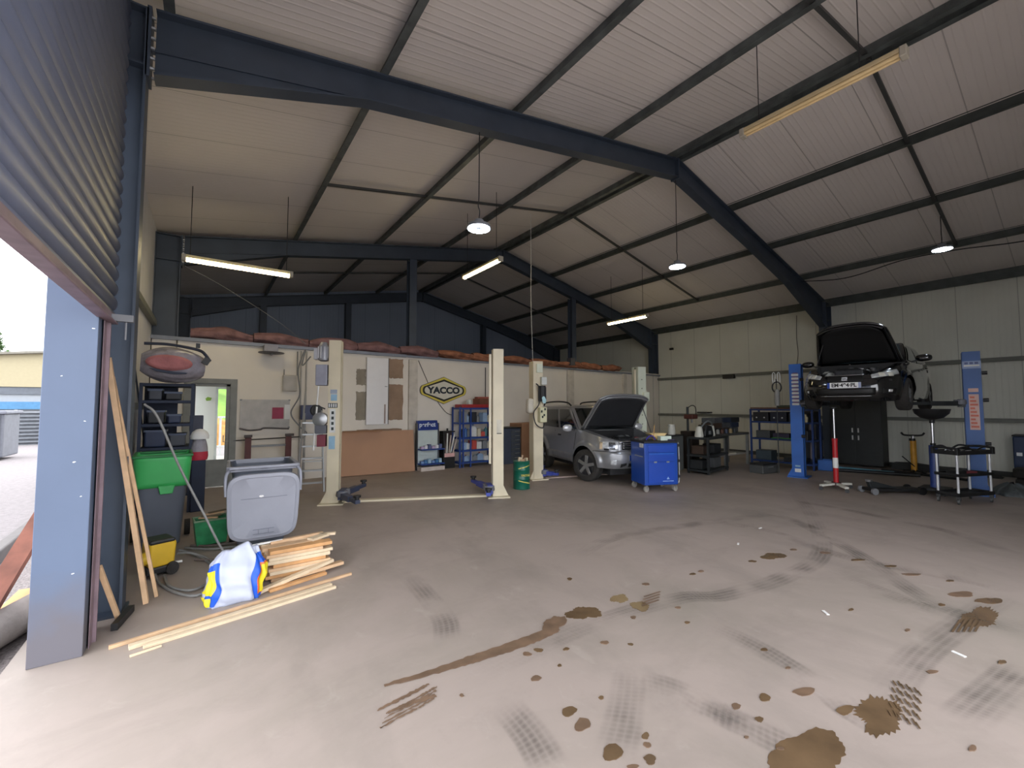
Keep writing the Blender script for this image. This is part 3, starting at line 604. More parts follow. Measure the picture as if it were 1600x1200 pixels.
# dark tool cabinet behind post, brown carton, drum
tc = thing('tool_cabinet', 'dark drawer cabinet half hidden behind the second cream lift post', 'cabinet', (7.1,10.2,0))
G().b2(-.34,.34,-.3,.3,0,1.0).obj('body', mat('cab_dark',(66,74,92),.5), tc, bevel=.01); G().b2(-.35,.35,-.32,.32,1.0,1.03).obj('top', BLACK, tc)
for k in range(7): G().b2(.0,.32,-.315,-.3,.1+k*.125,.2+k*.125).obj('drawer', mat('cab_front',(74,80,86),.45), tc, bevel=.004); 
for k in range(7): G().box((.2,-.325,.17+k*.125),(.16,.015,.02)).obj('drawer_handle', ALU, tc)
bx = thing('tall_carton', 'tall plain brown cardboard box against the partition behind the green drum', 'box', (7.9,10.22,0))
G().b2(-.4,.4,-.3,.3,0,1.12).obj('box_body', CARD2, bx, bevel=.006); G().b2(-.4,.4,-.3,.3,1.12,1.135).obj('flaps', mat('carton_flap',(166,124,92),.85), bx)
dm = thing('oil_drum', 'dark green oil drum with yellow stripes beside the lift post', 'drum', (5.17,6.85,0))
G().lathe([(.165,0),(.172,.012),(.165,.02),(.165,.18),(.172,.19),(.165,.2),(.165,.36),(.172,.37),(.165,.38),(.165,.53),(.172,.54),(.165,.55)],n=40).obj('barrel', DGREEN, dm, smooth=40)
G().lathe([(.16,.53),(.0,.53)],n=40).obj('lid', mat('lid_green',(24,70,60),.5), dm)
g = G()
for (z0, z1) in ((.40,.47),(.17,.10)):
    g.grid(lambda u,v: (.1675*math.cos(-2.6+1.7*u),.1675*math.sin(-2.6+1.7*u),z0+(z1-z0)*u+.018*v), 16, 2)
g.obj('yellow_stripe', mat('drum_yellow',(200,190,90),.5), dm)
text('lettering','YACCO',.055,mat('drum_yellow',(200,190,90),.5),dm,(-.03,-.168,.28),(PI/2,0,-.1),bold=.002)
for i,(x,y,h) in enumerate(((-.05,0,.09),(.04,.05,.12),(.09,-.03,.07),(-.02,-.08,.06))):
    tag(at(G().b2(-.04,.04,-.015,.015,0,h).obj('waste_scrap', mat('scrap_%d'%(i%2),[(206,190,160),(180,150,120)][i%2],.8)),(5.17+x,6.85+y,.532),i*.8,(.2*math.sin(i),.2,i*.8)),'%s of the four beige scraps sticking out of the green drum'%['frontmost left one','tallest back one','right one','lowest front one'][i],'scrap','scraps in the green drum')

# board with notices, wall box, steel frame under it
nb = thing('notice_board', 'pale board with a crimson notice on the partition beside the door', 'board', (1.05,YP-.02,1.48))
G().b2(-.47,.46,-.01,.01,-.31,.31).obj('panel', mat('board_pale',(176,174,172),.5), nb)
G().b2(.12,.34,-.014,-.01,-.11,.14).obj('crimson_notice', mat('notice_crimson',(150,48,80),.6), nb)
G().b2(.36,.47,-.014,-.01,-.12,.2).obj('white_notice', PAPER, nb)
for x in (-.46,.45):
    for z in (-.3,.3): G().b2(x-.02,x+.02,-.02,0,z-.015,z+.015).obj('clip', GREY, nb)
g = G(); g.tube(bez([(-.47,-.03,-.3),(-.3,-.06,-.34),(-.1,-.05,-.33),(.0,-.05,-.3),(.45,-.05,-.33)]),.018); g.obj('lower_ledge', mat('ledge_dark',(96,92,94),.6), nb)
wb2 = thing('junction_box', 'pale grey cable box on the partition above the notice board', 'electrical box', (1.5,YP-.05,2.16))
G().b2(-.145,.145,-.04,.05,-.18,.18).obj('box', mat('box_pale',(182,178,172),.5), wb2, bevel=.02)
G().b2(-.12,.12,-.048,-.04,-.15,.15).obj('cover', mat('cover_pale',(172,168,162),.5), wb2, bevel=.01)
G().tube([(-.12,0,.18),(-.12,0,.3)],.01).obj('conduit', CABLE, wb2); G().tube([(.14,0,.15),(.14,.02,.72)],.012).obj('conduit', CABLE, wb2)
for x,n_ in ((1.72,'left'),(1.83,'right')):
    tag(G().cyl((x,YP-.02,0.02),(x,YP-.02,2.9),.018,n=8).obj('wall_conduit', mat('conduit_grey',(166,164,160),.6)), 'vertical grey conduit, the %s one of the pair behind the ladder' % n_, 'pipe')
sr = thing('wall_speaker', 'grey box with a dark flat rim mounted high on the partition over the door', 'wall lamp', (1.1,10.35,2.86))
G().b2(-.14,.12,-.05,.24,-.06,.1).obj('box', mat('fan_box',(140,140,150),.5), sr, bevel=.01)
G().lathe([(.24,-.08),(.25,-.07),(.24,-.06),(.03,-.06)],(0,0,0)).obj('rim', mat('rim_dark',(74,72,76),.5), sr, smooth=40); G().lathe([(.0,-.13),(.035,-.11),(.03,-.08)]).obj('nipple', GREY, sr, smooth=60)
tf = thing('steel_trestle', 'dark red steel frame with two posts and crossbars behind the grey wheelie bin', 'frame', (1.08,10.28,0))
for x in (-.36,.38): G().b2(x-.055,x+.055,-.04,.04,0,1.0).obj('post', DRED, tf, bevel=.005)
G().b2(-.32,.33,-.03,.03,.8,.84).obj('crossbar', GREY, tf)
G().box((-.36,0,1.03),(.14,.1,.05)).obj('post_cap', mat('cap_dark',(70,62,62),.6), tf); G().box((.4,0,1.03),(.16,.1,.05)).obj('post_cap', mat('cap_dark',(70,62,62),.6), tf)
tag(G().cyl((.48,YP-.03,.93),(1.72,YP-.03,.96),.012,n=8).obj('black_rod', CABLEB),'thin black horizontal rod fixed along the partition behind the red frame','rod')
# navy cable box by the ladder
rb = thing('cable_reel', 'navy blue reel with black disc on the partition behind the ladder', 'reel', (1.83,10.3,1.51))
G().b2(-.15,.1,-.1,.1,-.16,.16).obj('casing', mat('reel_blue',(58,66,100),.5), rb, bevel=.02); G().lathe([(.11,-.12),(.13,-.1),(.13,.1),(.11,.12)],(.16,0,.04),'Y').obj('disc', BLACK, rb, smooth=40)
tag(G().tube(bez([(1.85,10.2,2.75),(1.7,10.3,2.55),(1.75,10.25,2.9),(1.62,10.3,2.45),(1.66,10.3,1.9),(1.5,10.3,1.5),(1.68,10.3,1.2),(1.82,10.3,1.05),(1.7,10.3,.95),(1.68,10.3,1.3)]),.014).obj('hanging_cable', CABLE),'looping grey cable hanging on the partition left of the first lift post','cable')

# ladder
ld = thing('step_ladder', 'aluminium step ladder leaning behind the left lift post', 'ladder', (1.72,9.1,0), -.2)
for sx in (-1,1): G().beam((sx*.2-(.04 if sx<0 else -.02),-.25,0),(sx*.15,.35,2.05 if sx<0 else 1.55),.025,.06).obj('rail', ALU, ld)
for k in range(6):
    f = (k+.7)/6.6; z = f*1.5+.02; G().box((0,-.25+.6*z/2.05,z),(.38,.08,.03)).obj('step', ALU, ld)
for sx in (-1,1): G().beam((sx*.2,.75,0),(sx*.16,.4,1.5),.02,.03).obj('rear_strut', ALU, ld)
G().box((0,.55,.5),(.36,.02,.02)).obj('rear_bar', ALU, ld)

# thin hoses and cables on the partition
tag(G().tube(bez([(4.55,YP-.02,2.86),(4.75,YP-.02,2.45),(5.0,YP-.02,1.95),(5.35,YP-.02,1.5),(5.6,YP-.03,1.38)]),.008,n=6).obj('sagging_cable', CABLEB),'thin black cable sagging behind the YACCO sign to the blue rack','cable')
tag(G().tube([(6.66,YP-.02,2.78),(6.66,YP-.02,1.85)],.014).obj('down_cable', CABLEB),'black vertical cable above the blue supply rack','cable')
tag(G().tube(bez([(6.1,7.7,6.2),(6.09,7.68,5),(6.07,7.66,4),(6.07,7.6,2.66)]),.006,n=6).obj('white_flex', mat('flex_white',(190,190,188),.6)),'long thin white flex hanging from the roof to the third cream post','cable')
tag(G().tube(bez([(-.42,10.4,4.4),(.2,10.4,4.1),(1.2,10.4,3.5),(1.8,10.5,3.05)]),.006,n=6).obj('slack_cable', CABLE),'pale slack cable drooping below the lit tube lamp at far left','cable')
tag(G().tube(bez([(13.25,4.8,5.1),(13.25,3.7,4.93),(13.25,2.6,5.08),(13.25,1.7,5.06),(13.25,.6,4.95),(13.25,-.8,5.08)]),.012,n=6).obj('purlin_cable', CABLEB),'black cable drooping along the roof purlin by the right bay lamp','cable')

# insulation rolls lying along the partition top
KR = mat('kraft_insulation', (150,100,76), .9, noise=.4, scale=5, bump=.8, bscale=14)
KR2 = mat('pinkish_insulation', (132,100,100), .9, noise=.3, scale=5, bump=.8, bscale=14)
rd = random.Random(11)
n = 12
for i in range(n):
    x0 = -.3+i*1.09; L = 1.07; ph = rd.uniform(0,6)
    def fn(u, v, x0=x0, L=L, ph=ph):
        a = 2*PI*u; x = v*L; e = (.35+.65*math.sin(PI*min(max(v,.04),.96))**.35)
        r = (.21+.03*math.sin(3*a+ph+4*v)+.03*math.sin(9*v+ph)+.015*math.sin(7*a-8*v+ph))*e
        return (x, r*1.1*math.cos(a)+.02*math.sin(7*v+ph), r*(.72 if i<5 else .6)*math.sin(a)+.02*math.sin(5*v+ph*2))
    g = G(); g.grid(fn, 28, 26, True)
    o = at(g.obj('insulation_roll', KR if i > 4 else KR2, smooth=180), (x0, YP+.1, PT+.17-.007*i))
    tag(o, 'crumpled %s insulation roll on the partition top, %s' % ('copper brown' if i > 4 else 'pinkish grey', ['leftmost of all','second from the left end','third from the left end','above the wheelie bins','above the ladder','behind the first lift post','above the white panel','right of the tall steel post','above the YACCO sign','behind the second cream post','above the silver car','nearest the right steel post'][i]), 'insulation', 'insulation rolls on the partition')
g = G(); g.b2(-.1,.1,-.1,.1,-.12,.12); tag(at(g.obj('electric_box', mat('elbox_grey',(84,84,88),.6)),(10.05,10.5,3.15)),'small grey box at the foot of the right hand steel post above the partition','box')

# ------------------------------------------------------------------ left corner rack and bundle
lr = rack('storage_rack', 'dark navy storage rack in the left corner behind the green bin', -.49, 8.75, 0, .62, .7, 2.0, (.3,.62,1.02,1.38,1.74,2.0), DNAVY)
G().b2(-.31,.1,.34,.36,.3,2.0).obj('back_panel', DNAVY, lr)
items = [(-.62,8.6,1.025,.25,.3,.26,'navy'),(-.35,8.6,1.025,.2,.3,.2,'dark grey'),(-.62,8.6,1.385,.2,.3,.2,'black'),(-.4,8.6,1.385,.16,.3,.14,'navy'),(-.64,8.6,1.745,.16,.3,.17,'dark grey'),(-.42,8.6,1.745,.2,.3,.13,'black'),(-.6,8.6,.625,.24,.4,.3,'black'),(-.3,8.6,.625,.2,.3,.22,'navy')]
nmz = {1.025:'third lowest',1.385:'fourth lowest',1.745:'second highest',.625:'second lowest'}
for (x,y,z,w_,d_,h_,c) in items:
    o = G().b2(-w_/2,w_/2,-d_/2,d_/2,0,h_).obj('storage_box', mat('sb_'+c.replace(' ','_'),{'navy':(40,52,80),'dark grey':(62,66,76),'black':(30,33,40)}[c],.5), bevel=.02)
    G().b2(-w_/2-.01,w_/2+.01,-d_/2-.01,d_/2+.01,h_-.03,h_).obj('lid_rim', mat('sb_rim',(72,84,108),.5), o)
    tag(at(o,(x,y,z)),'%s box, %s one on the %s shelf of the corner rack'%(c,'left' if x<-.5 else 'right',nmz[z]),'box')
def bund(u,v):
    a = 2*PI*u; x = -.38+.76*v; r = .27*math.sin(PI*(.06+.88*v))**.45
    r *= 1+.05*math.sin(5*a+3*v)+.03*math.sin(11*a-7*v)
    return (x, r*1.1*math.cos(a), r*.98*math.sin(a))
bn = thing('wrapped_bundle', 'pink bundle wrapped in clear plastic on top of the corner rack', 'bundle', (-.42,8.2,2.27), 0, None, (0,.04,.1))
PK = mat('pink_fabric',(176,112,112),.8,noise=.15,scale=6,bump=.3)
PLW = mat('plastic_wrap',(150,146,156),.25,noise=.2,scale=8,bump=.5,bscale=14)
G().grid(bund,36,24,True).obj('plastic_wrapping', PLW, bn, smooth=180)
g = G(); g.grid(lambda u,v: (-.3+.5*u, -.29-.03*math.sin(PI*u)*math.sin(PI*v), .1-.22*v+(.0-.05*u)*(1)), 14, 8); 
P = [(.0+.27*math.cos(t)-.06, .115*math.sin(t)+.01) for t in [2*PI*k/30 for k in range(30)]]
G().prism(P,-.315,-.2,'XZ').obj('pink_pad', PK, bn, bevel=.04, smooth=60)
P = [(-.28,-.09),(-.2,-.13),(0,-.155),(.14,-.14),(.16,-.12),(.0,-.12),(-.18,-.1)]
G().prism(P,-.32,-.25,'XZ').obj('dark_strap', DNAVY, bn)
bp = thing('dark_trim_strip', 'long dark car trim strip lying over the pink wrapped bundle', 'car trim', (-.4,8.1,2.54), .1)
g = G(); g.tube(bez([(-.36,0,.02),(-.1,0,.03),(.15,-.02,.0),(.3,-.05,-.04),(.36,-.08,-.1),(.42,-.1,-.2)]),[.02]*17+[.02]*24 if False else .022); g.obj('strip', mat('trim_navy',(44,50,66),.5), bp)
G().box((.27,-.02,.04),(.05,.04,.07)).obj('clip', BLACK, bp); G().box((.37,-.1,-.2),(.09,.06,.1),(0,.5,0)).obj('end_piece', BLACK, bp)
# white helmet, red bag right of rack
hp = tag(at(G().lathe([(.12,0),(.125,.05),(.1,.11),(.05,.15),(0,.16)]).obj('white_helmet', WHITE, smooth=60),(-.07,8.4,1.13)),'white rounded hood piece on the red and grey sack right of the corner rack','helmet')
sk = thing('hanging_sack','grey sack with a red base standing right of the corner rack','sack',(-.07,8.42,0))
G().grid(lambda u,v:((.11+.01*math.sin(9*u*6.28))*math.cos(2*PI*u)*(1-.3*v*v),.1*math.sin(2*PI*u)*(1-.3*v*v),.92+.2*v),24,8,True).obj('upper_cloth', mat('sack_grey',(160,158,166),.8,bump=.5), sk, smooth=180)
G().lathe([(.11,.80),(.12,.86),(.115,.93)],n=20).obj('red_band', mat('sack_red',(190,50,70),.6), sk, smooth=60)
G().b2(-.09,.09,-.09,.09,0,.8).obj('stand', DNAVY, sk, bevel=.01)
tag(at(G().b2(-.09,.09,-.02,.02,0,.26).obj('navy_case', mat('case_navy',(40,46,66),.5), bevel=.01),(-.12,8.62,1.24)),'navy upright case hung at the door side of the corner rack','case')

# ------------------------------------------------------------------ wheelie bins
def bin_body(m, W, D, H, parent, z0=.0):
    g = G()
    def fn(u, v):
        a = 2*PI*u; s = .74+.26*v; c, sn = math.cos(a), math.sin(a); e = .28
        x = math.copysign(abs(c)**e, c)*W/2*s; y = math.copysign(abs(sn)**e, sn)*D/2*s
        return (x, y-(1-s)*.0, z0+H*v)
    g.grid(fn, 64, 10, True); g.f.append(tuple(range(63,-1,-1)))
    return g.obj('body', m, parent, smooth=50)
b1 = thing('wheelie_bin', 'grey wheelie bin with a bright green top half in the left corner', 'bin', (-.40,6.68,0), .05)
bin_body(DGREYB, .52, .62, 1.02, b1, .03)
g = G()
def gc(u,v):
    a = 2*PI*u; c, sn = math.cos(a), math.sin(a); e = .28; z = .74+.38*v; s = .93+.08*v
    if v == 0: z -= .0
    return (math.copysign(abs(c)**e,c)*.275*s, math.copysign(abs(sn)**e,sn)*.325*s, z)
g.grid(gc,64,8,True); g.obj('green_collar', GREEN, b1, smooth=50, solid=.012)
G().prism([(-.02,.66),(.1,.66),(.12,.76),(-.04,.76)],-.33,-.295,'XZ').obj('green_tab', GREEN, b1, bevel=.008)
g = G(); g.b2(-.29,.29,-.34,-.30,1.1,1.13); g.b2(-.29,-.26,-.33,.33,1.1,1.13); g.b2(.26,.29,-.33,.33,1.1,1.13); g.b2(-.29,.29,.30,.34,1.1,1.13); g.obj('rim', mat('rim_green',(34,120,64),.5), b1, bevel=.008)
for sx in (-.27,.27): G().cyl((sx-.03,.3,.1),(sx+.03,.3,.1),.1,n=20).obj('wheel', RUBBER, b1, smooth=40)
b2_ = thing('wheelie_bin', 'pale grey wheelie bin with its lid hanging open towards the viewer', 'bin', (.57,5.95,0), -.04)
bin_body(DGREYB, .62, .72, .96, b2_, .03)
# rim with handle bar
g = G()
for (a,b) in (((-.34,-.4),(.34,-.4)),((-.34,-.4),(-.34,.36)),((.34,-.4),(.34,.36)),((-.34,.36),(.34,.36))): g.beam((a[0],a[1],.97),(b[0],b[1],.97),.04,.06)
g.obj('rim', GREYB, b2_, bevel=.012)
g = G(); g.cyl((-.33,-.47,.99),(.33,-.47,.99),.017); 
for x in (-.3,0,.3): g.beam((x,-.4,.97),(x,-.47,.99),.05,.03)
g.obj('handle_bar', GREYB, b2_, smooth=40, bevel=.004)
def lidf(off, sc_):
    def fn(u,v):
        a = 2*PI*u; c, sn = math.cos(a), math.sin(a); e = .38
        x = math.copysign(abs(c)**e,c)*.345*sc_; z = math.copysign(abs(sn)**e,sn)*.37*sc_
        x *= 1+.04*(z/.37)
        return (x, 0, z)
    return fn
ring = [lidf(0,1.0)(k/64,0) for k in range(64)]
def scl_(r, s, y): return [(p[0]*s, y, p[2]*s) for p in r]
g = G(); rings = [scl_(ring,.98,.05), scl_(ring,1.0,.0), scl_(ring,.985,-.02), scl_(ring,.9,-.03), scl_(ring,.87,-.022), scl_(ring,.5,-.024)]
P = [q for r in rings for q in r]; F = []
for i in range(len(rings)-1):
    for k in range(64): F.append((i*64+k,i*64+(k+1)%64,(i+1)*64+(k+1)%64,(i+1)*64+k))
F.append(tuple(range(5*64,6*64)))
g.add(P,F); lid = at(g.obj('lid', GREYB, b2_, smooth=35), (0,-.52,.56), 0, (.07,0,0))
g = G(); g.b2(-.1,.1,-.03,-.024,-.30,-.295); g.b2(-.05,-.045,-.03,-.024,-.3,-.25); g.b2(.045,.05,-.03,-.024,-.3,-.25); g.b2(-.1,.1,-.03,-.024,-.25,-.245); g.b2(-.22,.22,-.03,-.024,.1,.104); g.obj('moulded_mark', mat('mould_grey',(120,124,136),.5), lid)
G().prism(blob(0,0,.02,.014,0,12,.3,4),-.028,-.024,'XZ',(-.03,0,.12)).obj('pale_speck', WHITE, lid)
for sx in (-1,1): G().tube(bez([(sx*.33,-.42,.97),(sx*.36,-.48,.9),(sx*.355,-.52,.7)]),.016).obj('hinge_arm', GREYB, b2_, smooth=60)
for sx in (-.28,.28): G().cyl((sx-.03,.3,.1),(sx+.03,.3,.1),.1,n=20).obj('wheel', RUBBER, b2_, smooth=40)

# green basket, yellow pump, hoses
cr = thing('plastic_basket', 'small green translucent plastic basket between the two bins', 'basket', (.09,6.35,0), .1)
m = mat('basket_green',(50,140,90),.35,noise=.3,scale=8)
g = G()
for (x0,y0,x1,y1) in ((-.17,-.13,.17,-.13),(-.17,.13,.17,.13),(-.17,-.13,-.17,.13),(.17,-.13,.17,.13)):
    g.add([(x0*.82,y0*.82,.02),(x1*.82,y1*.82,.02),(x1,y1,.3),(x0,y0,.3)],[(0,1,2,3)])
g.add([(-.14,-.107,.02),(.14,-.107,.02),(.14,.107,.02),(-.14,.107,.02)],[(0,1,2,3)]); g.obj('shell', m, cr, solid=.008)
g = G(); g.tube([(-.17,-.13,.3),(.17,-.13,.3),(.17,.13,.3),(-.17,.13,.3),(-.17,-.13,.3)],.012); g.obj('rim', mat('basket_rim',(120,150,120),.5), cr)
for i in range(4): tag(at(G().box((0,0,0),(.2,.03,.015)).obj('basket_stick', [WOOD,mat('stick_dark',(110,100,80),.8)][i%2]),(.06+.03*i,6.33+.03*i,.31+.016*i),.3*i-.4),'%s thin stick laid across the green basket'%['lowest','second lowest','second highest','topmost'][i],'stick','sticks on the basket')
yp = thing('yellow_pump', 'yellow and black portable pump on the floor behind the leaning battens', 'pump', (-.34,5.5,0), .35)
G().prism([(-.13,.1),(.13,.1),(.15,.34),(.09,.38),(-.13,.36)],-.13,.13,'XZ').obj('yellow_cover', YEL, yp, bevel=.025, smooth=50)
G().b2(-.15,.17,-.14,.14,.03,.11).obj('black_base', BLACK, yp, bevel=.02)
G().b2(-.13,.13,-.14,.14,.34,.385).obj('black_cap', BLACK, yp, bevel=.02)
G().cyl((.1,-.17,.07),(.1,.17,.07),.065,n=18).obj('wheel', RUBBER, yp, smooth=40); G().cyl((-.15,-.1,.22),(-.22,-.12,.2),.07,.06,n=18).obj('motor_end', YEL, yp, smooth=40)
G().cyl((.15,-.08,.1),(.22,-.1,.1),.012).obj('outlet', WHITE, yp)
HG = mat('hose_grey',(132,132,130),.5,noise=.1,scale=20)
tag(G().tube(bez([(-.47,5.2,1.67),(-.37,5.2,1.55),(-.2,5.25,1.08),(.0,5.3,.6),(.17,5.3,.2),(.28,5.35,.03),(.3,5.6,.015)]),.011).obj('grey_hose', HG),'grey hose running down diagonally from the column across the green bin','hose')
for i,(pts,lab) in enumerate((([(-.28,5.7,.15),(-.35,5.4,.04),(-.25,5.0,.016),(-.05,4.65,.016),(.1,4.75,.016),(.15,5.1,.016),(.05,5.6,.016),(-.1,5.95,.03),(-.2,5.9,.1)],'front loop of grey hose curling from the yellow pump to the cement bag'),
    ([(-.2,5.75,.1),(-.1,5.85,.06),(.05,5.7,.016),(.12,5.35,.018),(.1,5.0,.02),(-.05,4.78,.02),(-.22,5.0,.022),(-.28,5.35,.02)],'inner loop of grey hose beside the yellow pump'),
    ([(-.15,6.2,.03),(.1,6.0,.02),(.3,5.95,.02),(.42,5.7,.02),(.38,5.35,.02),(.2,5.25,.02)],'grey hose lying behind the cement bag towards the bin'),
    ([(-.1,6.3,.02),(.1,6.15,.02),(.35,6.1,.02),(.45,5.9,.02),(.4,5.5,.02),(.15,5.55,.02),(-.05,5.7,.02)],'flat hose loop in front of the green basket'))):
    tag(G().tube(bez(pts),.012).obj('floor_hose', HG if i<3 else mat('hose_brown',(112,100,94),.6)), lab, 'hose','hoses on the floor')
# cement bag
cb = thing('building_bag', 'white sack with blue and yellow printed sides standing on the floor', 'bag', (.24,4.42,0), .0)
BGW = mat('bag_white',(184,190,208),.5,noise=.03,scale=10,bump=.35,bscale=9)
def bagp(u, v, off=0):
    a = 2*PI*u; c, sn = math.cos(a), math.sin(a); e = .55
    w_ = .185*(1-.22*v**2)+.035*math.sin(PI*v); d_ = .13*(1-.82*v**1.6)+.05*math.sin(PI*v)
    x = math.copysign(abs(c)**e,c)*(w_+off); y = math.copysign(abs(sn)**e,sn)*(d_+off)
    z = .405*v
    x += .012*math.sin(9*v+3*c)+.03*v; z += (.035*math.sin(2.2*c+1)+.02*math.sin(7*c))*v**3
    r = .008*math.sin(14*a+6*v)+.006*math.sin(23*v+5*a)
    return (x+r*c, y+r*sn+.04*v, z)
g = G(); g.grid(bagp,80,30,True); g.f.append(tuple(range(79,-1,-1))); g.f.append(tuple(range(29*80,30*80))); g.obj('sack', BGW, cb, smooth=180)
def bagpatch(u0,u1,v0,v1,m,nm,off=.004,shape=None):
    g = G(); g.grid(lambda u,v: bagp((u0+(u1-u0)*u+(shape(v) if shape else 0))%1., v0+(v1-v0)*v, off), 14, 16); return g.obj(nm, m, cb, smooth=180)
BB = mat('bag_blue',(28,88,200),.5); BY = mat('bag_yellow',(232,214,40),.5); BO = mat('bag_orange',(226,110,50),.5)
cv = lambda v: .045*math.sin(PI*v)-.02
bagpatch(.83,.985,.02,.88,BB,'blue_print',.004,lambda v:-.03*math.sin(PI*v)-.0)
bagpatch(.862,.985,.10,.70,BO,'orange_edge',.006,lambda v:-.02*math.sin(PI*v))
bagpatch(.875,1.0,.12,.66,BY,'yellow_print',.008,lambda v:-.02*math.sin(PI*v))
bagpatch(.925,.945,.32,.46,BB,'blue_mark',.010)
bagpatch(.52,.67,.04,.82,BB,'blue_print',.004,lambda v:.03*math.sin(PI*v))
bagpatch(.50,.64,.26,.7,BY,'yellow_print',.007,lambda v:.02*math.sin(PI*v))
bagpatch(.5,.63,.04,.2,BY,'yellow_print',.007)
# stacked boards
rd = random.Random(21); z = .0
wm = [WOOD,WOOD2,WOOD3]; k = 0
lev = [.032,.03,.034,.03,.032,.036,.03,.03,.034]
pos = ['bottom','second lowest','third lowest','fourth lowest','middle','fourth highest','third highest','second highest','top']
for i, h in enumerate(lev):
    nb_ = 3
    for j in range(nb_):
        L = rd.uniform(.46,.57); wd_ = .115
        c_ = wm[(i*2+j+(i>5))%3]
        o = G().box((0,0,h/2),(L,wd_,h-.002)).obj('pine_offcut', c_, bevel=.003)
        an = .14+rd.uniform(-.06,.06); 
        at(o,(.75+rd.uniform(-.04,.04)-(j-1)*.125*math.sin(.14),4.78+(j-1)*.125*1+rd.uniform(-.004,.004),z+.001), .02+rd.uniform(-.03,.03))
        tag(o,'short pine board, %s in the %s layer of the floor stack'%(['front','middle','rear'][j],pos[i]),'board','pine boards stacked on the floor')
    z += h
for (x,y,zz,L,wd_,rz,lab,c_) in ((.98,4.78,z+.001,.2,.09,.5,'small pale block lying on top of the pine board stack',WOOD2),(1.08,4.84,z+.001,.16,.05,-.3,'small narrow piece on top right of the pine board stack',WOOD2),(.8,4.88,z+.001,.5,.05,.12,'long narrow slat on top of the pine board stack',WOOD)):
    tag(at(G().box((0,0,.012),(L,wd_,.024)).obj('pine_scrap', c_, bevel=.003),(x,y,zz),rz),lab,'wood scrap')
def batten(p0,p1,w_,h_,m,lab,upv=(0,0,1)):
    return tag(G().beam(p0,p1,w_,h_,upv).obj('pine_batten', m, bevel=.002), lab, 'batten')
batten((.42,4.4,.017),(1.08,4.6,.1),.055,.03,WOOD2,'pale batten leaning on the front of the pine board stack')
batten((.5,4.38,.014),(1.0,4.52,.014),.05,.026,WOOD3,'orange batten on the floor at the foot of the pine board stack')
batten((.7,4.5,.05),(1.18,4.62,.05),.07,.03,WOOD,'short board jutting right from the foot of the pine board stack')
batten((.4,4.83,.31),(.66,4.86,.31),.02,.014,WHITE,'thin white stick poking left from the pine board stack')
batten((-.49,4.01,.012),(1.2,4.36,.012),.03,.022,WOOD,'thin pine batten on the floor, farthest of the three long ones')
batten((-.38,3.93,.014),(.98,4.2,.014),.05,.026,WOOD2,'pale pine batten on the floor, middle of the three long ones')
batten((-.3,3.88,.012),(1.0,4.13,.012),.035,.022,WOOD2,'pale pine batten on the floor, nearest of the three long ones')
batten((-.36,3.8,.008),(-.2,3.84,.008),.015,.014,WOOD2,'tiny pale splinter on the floor before the long battens')
batten((-.36,4.74,.01),(-.62,4.42,2.02),.055,.035,WOOD,'wide pine batten leaning upright against the steel column',(1,0,0))
batten((-.3,4.84,.01),(-.6,4.5,1.88),.03,.025,WOOD,'narrow pine batten leaning upright right of the wider one',(1,0,0))
batten((-.5,4.5,.01),(-.59,4.25,.5),.03,.03,WOOD,'short pine batten leaning low against the shutter rail',(1,0,0))
tag(G().beam((-.5,4.3,.03),(-.44,4.62,.03),.04,.05).obj('black_kerb_bracket', BLACK),'short black bar lying at the foot of the shutter rail','bar')

b1.scale = (.96,.96,.96); yp.scale = (.78,.85,.92); b2_.scale = (1,1,.985)
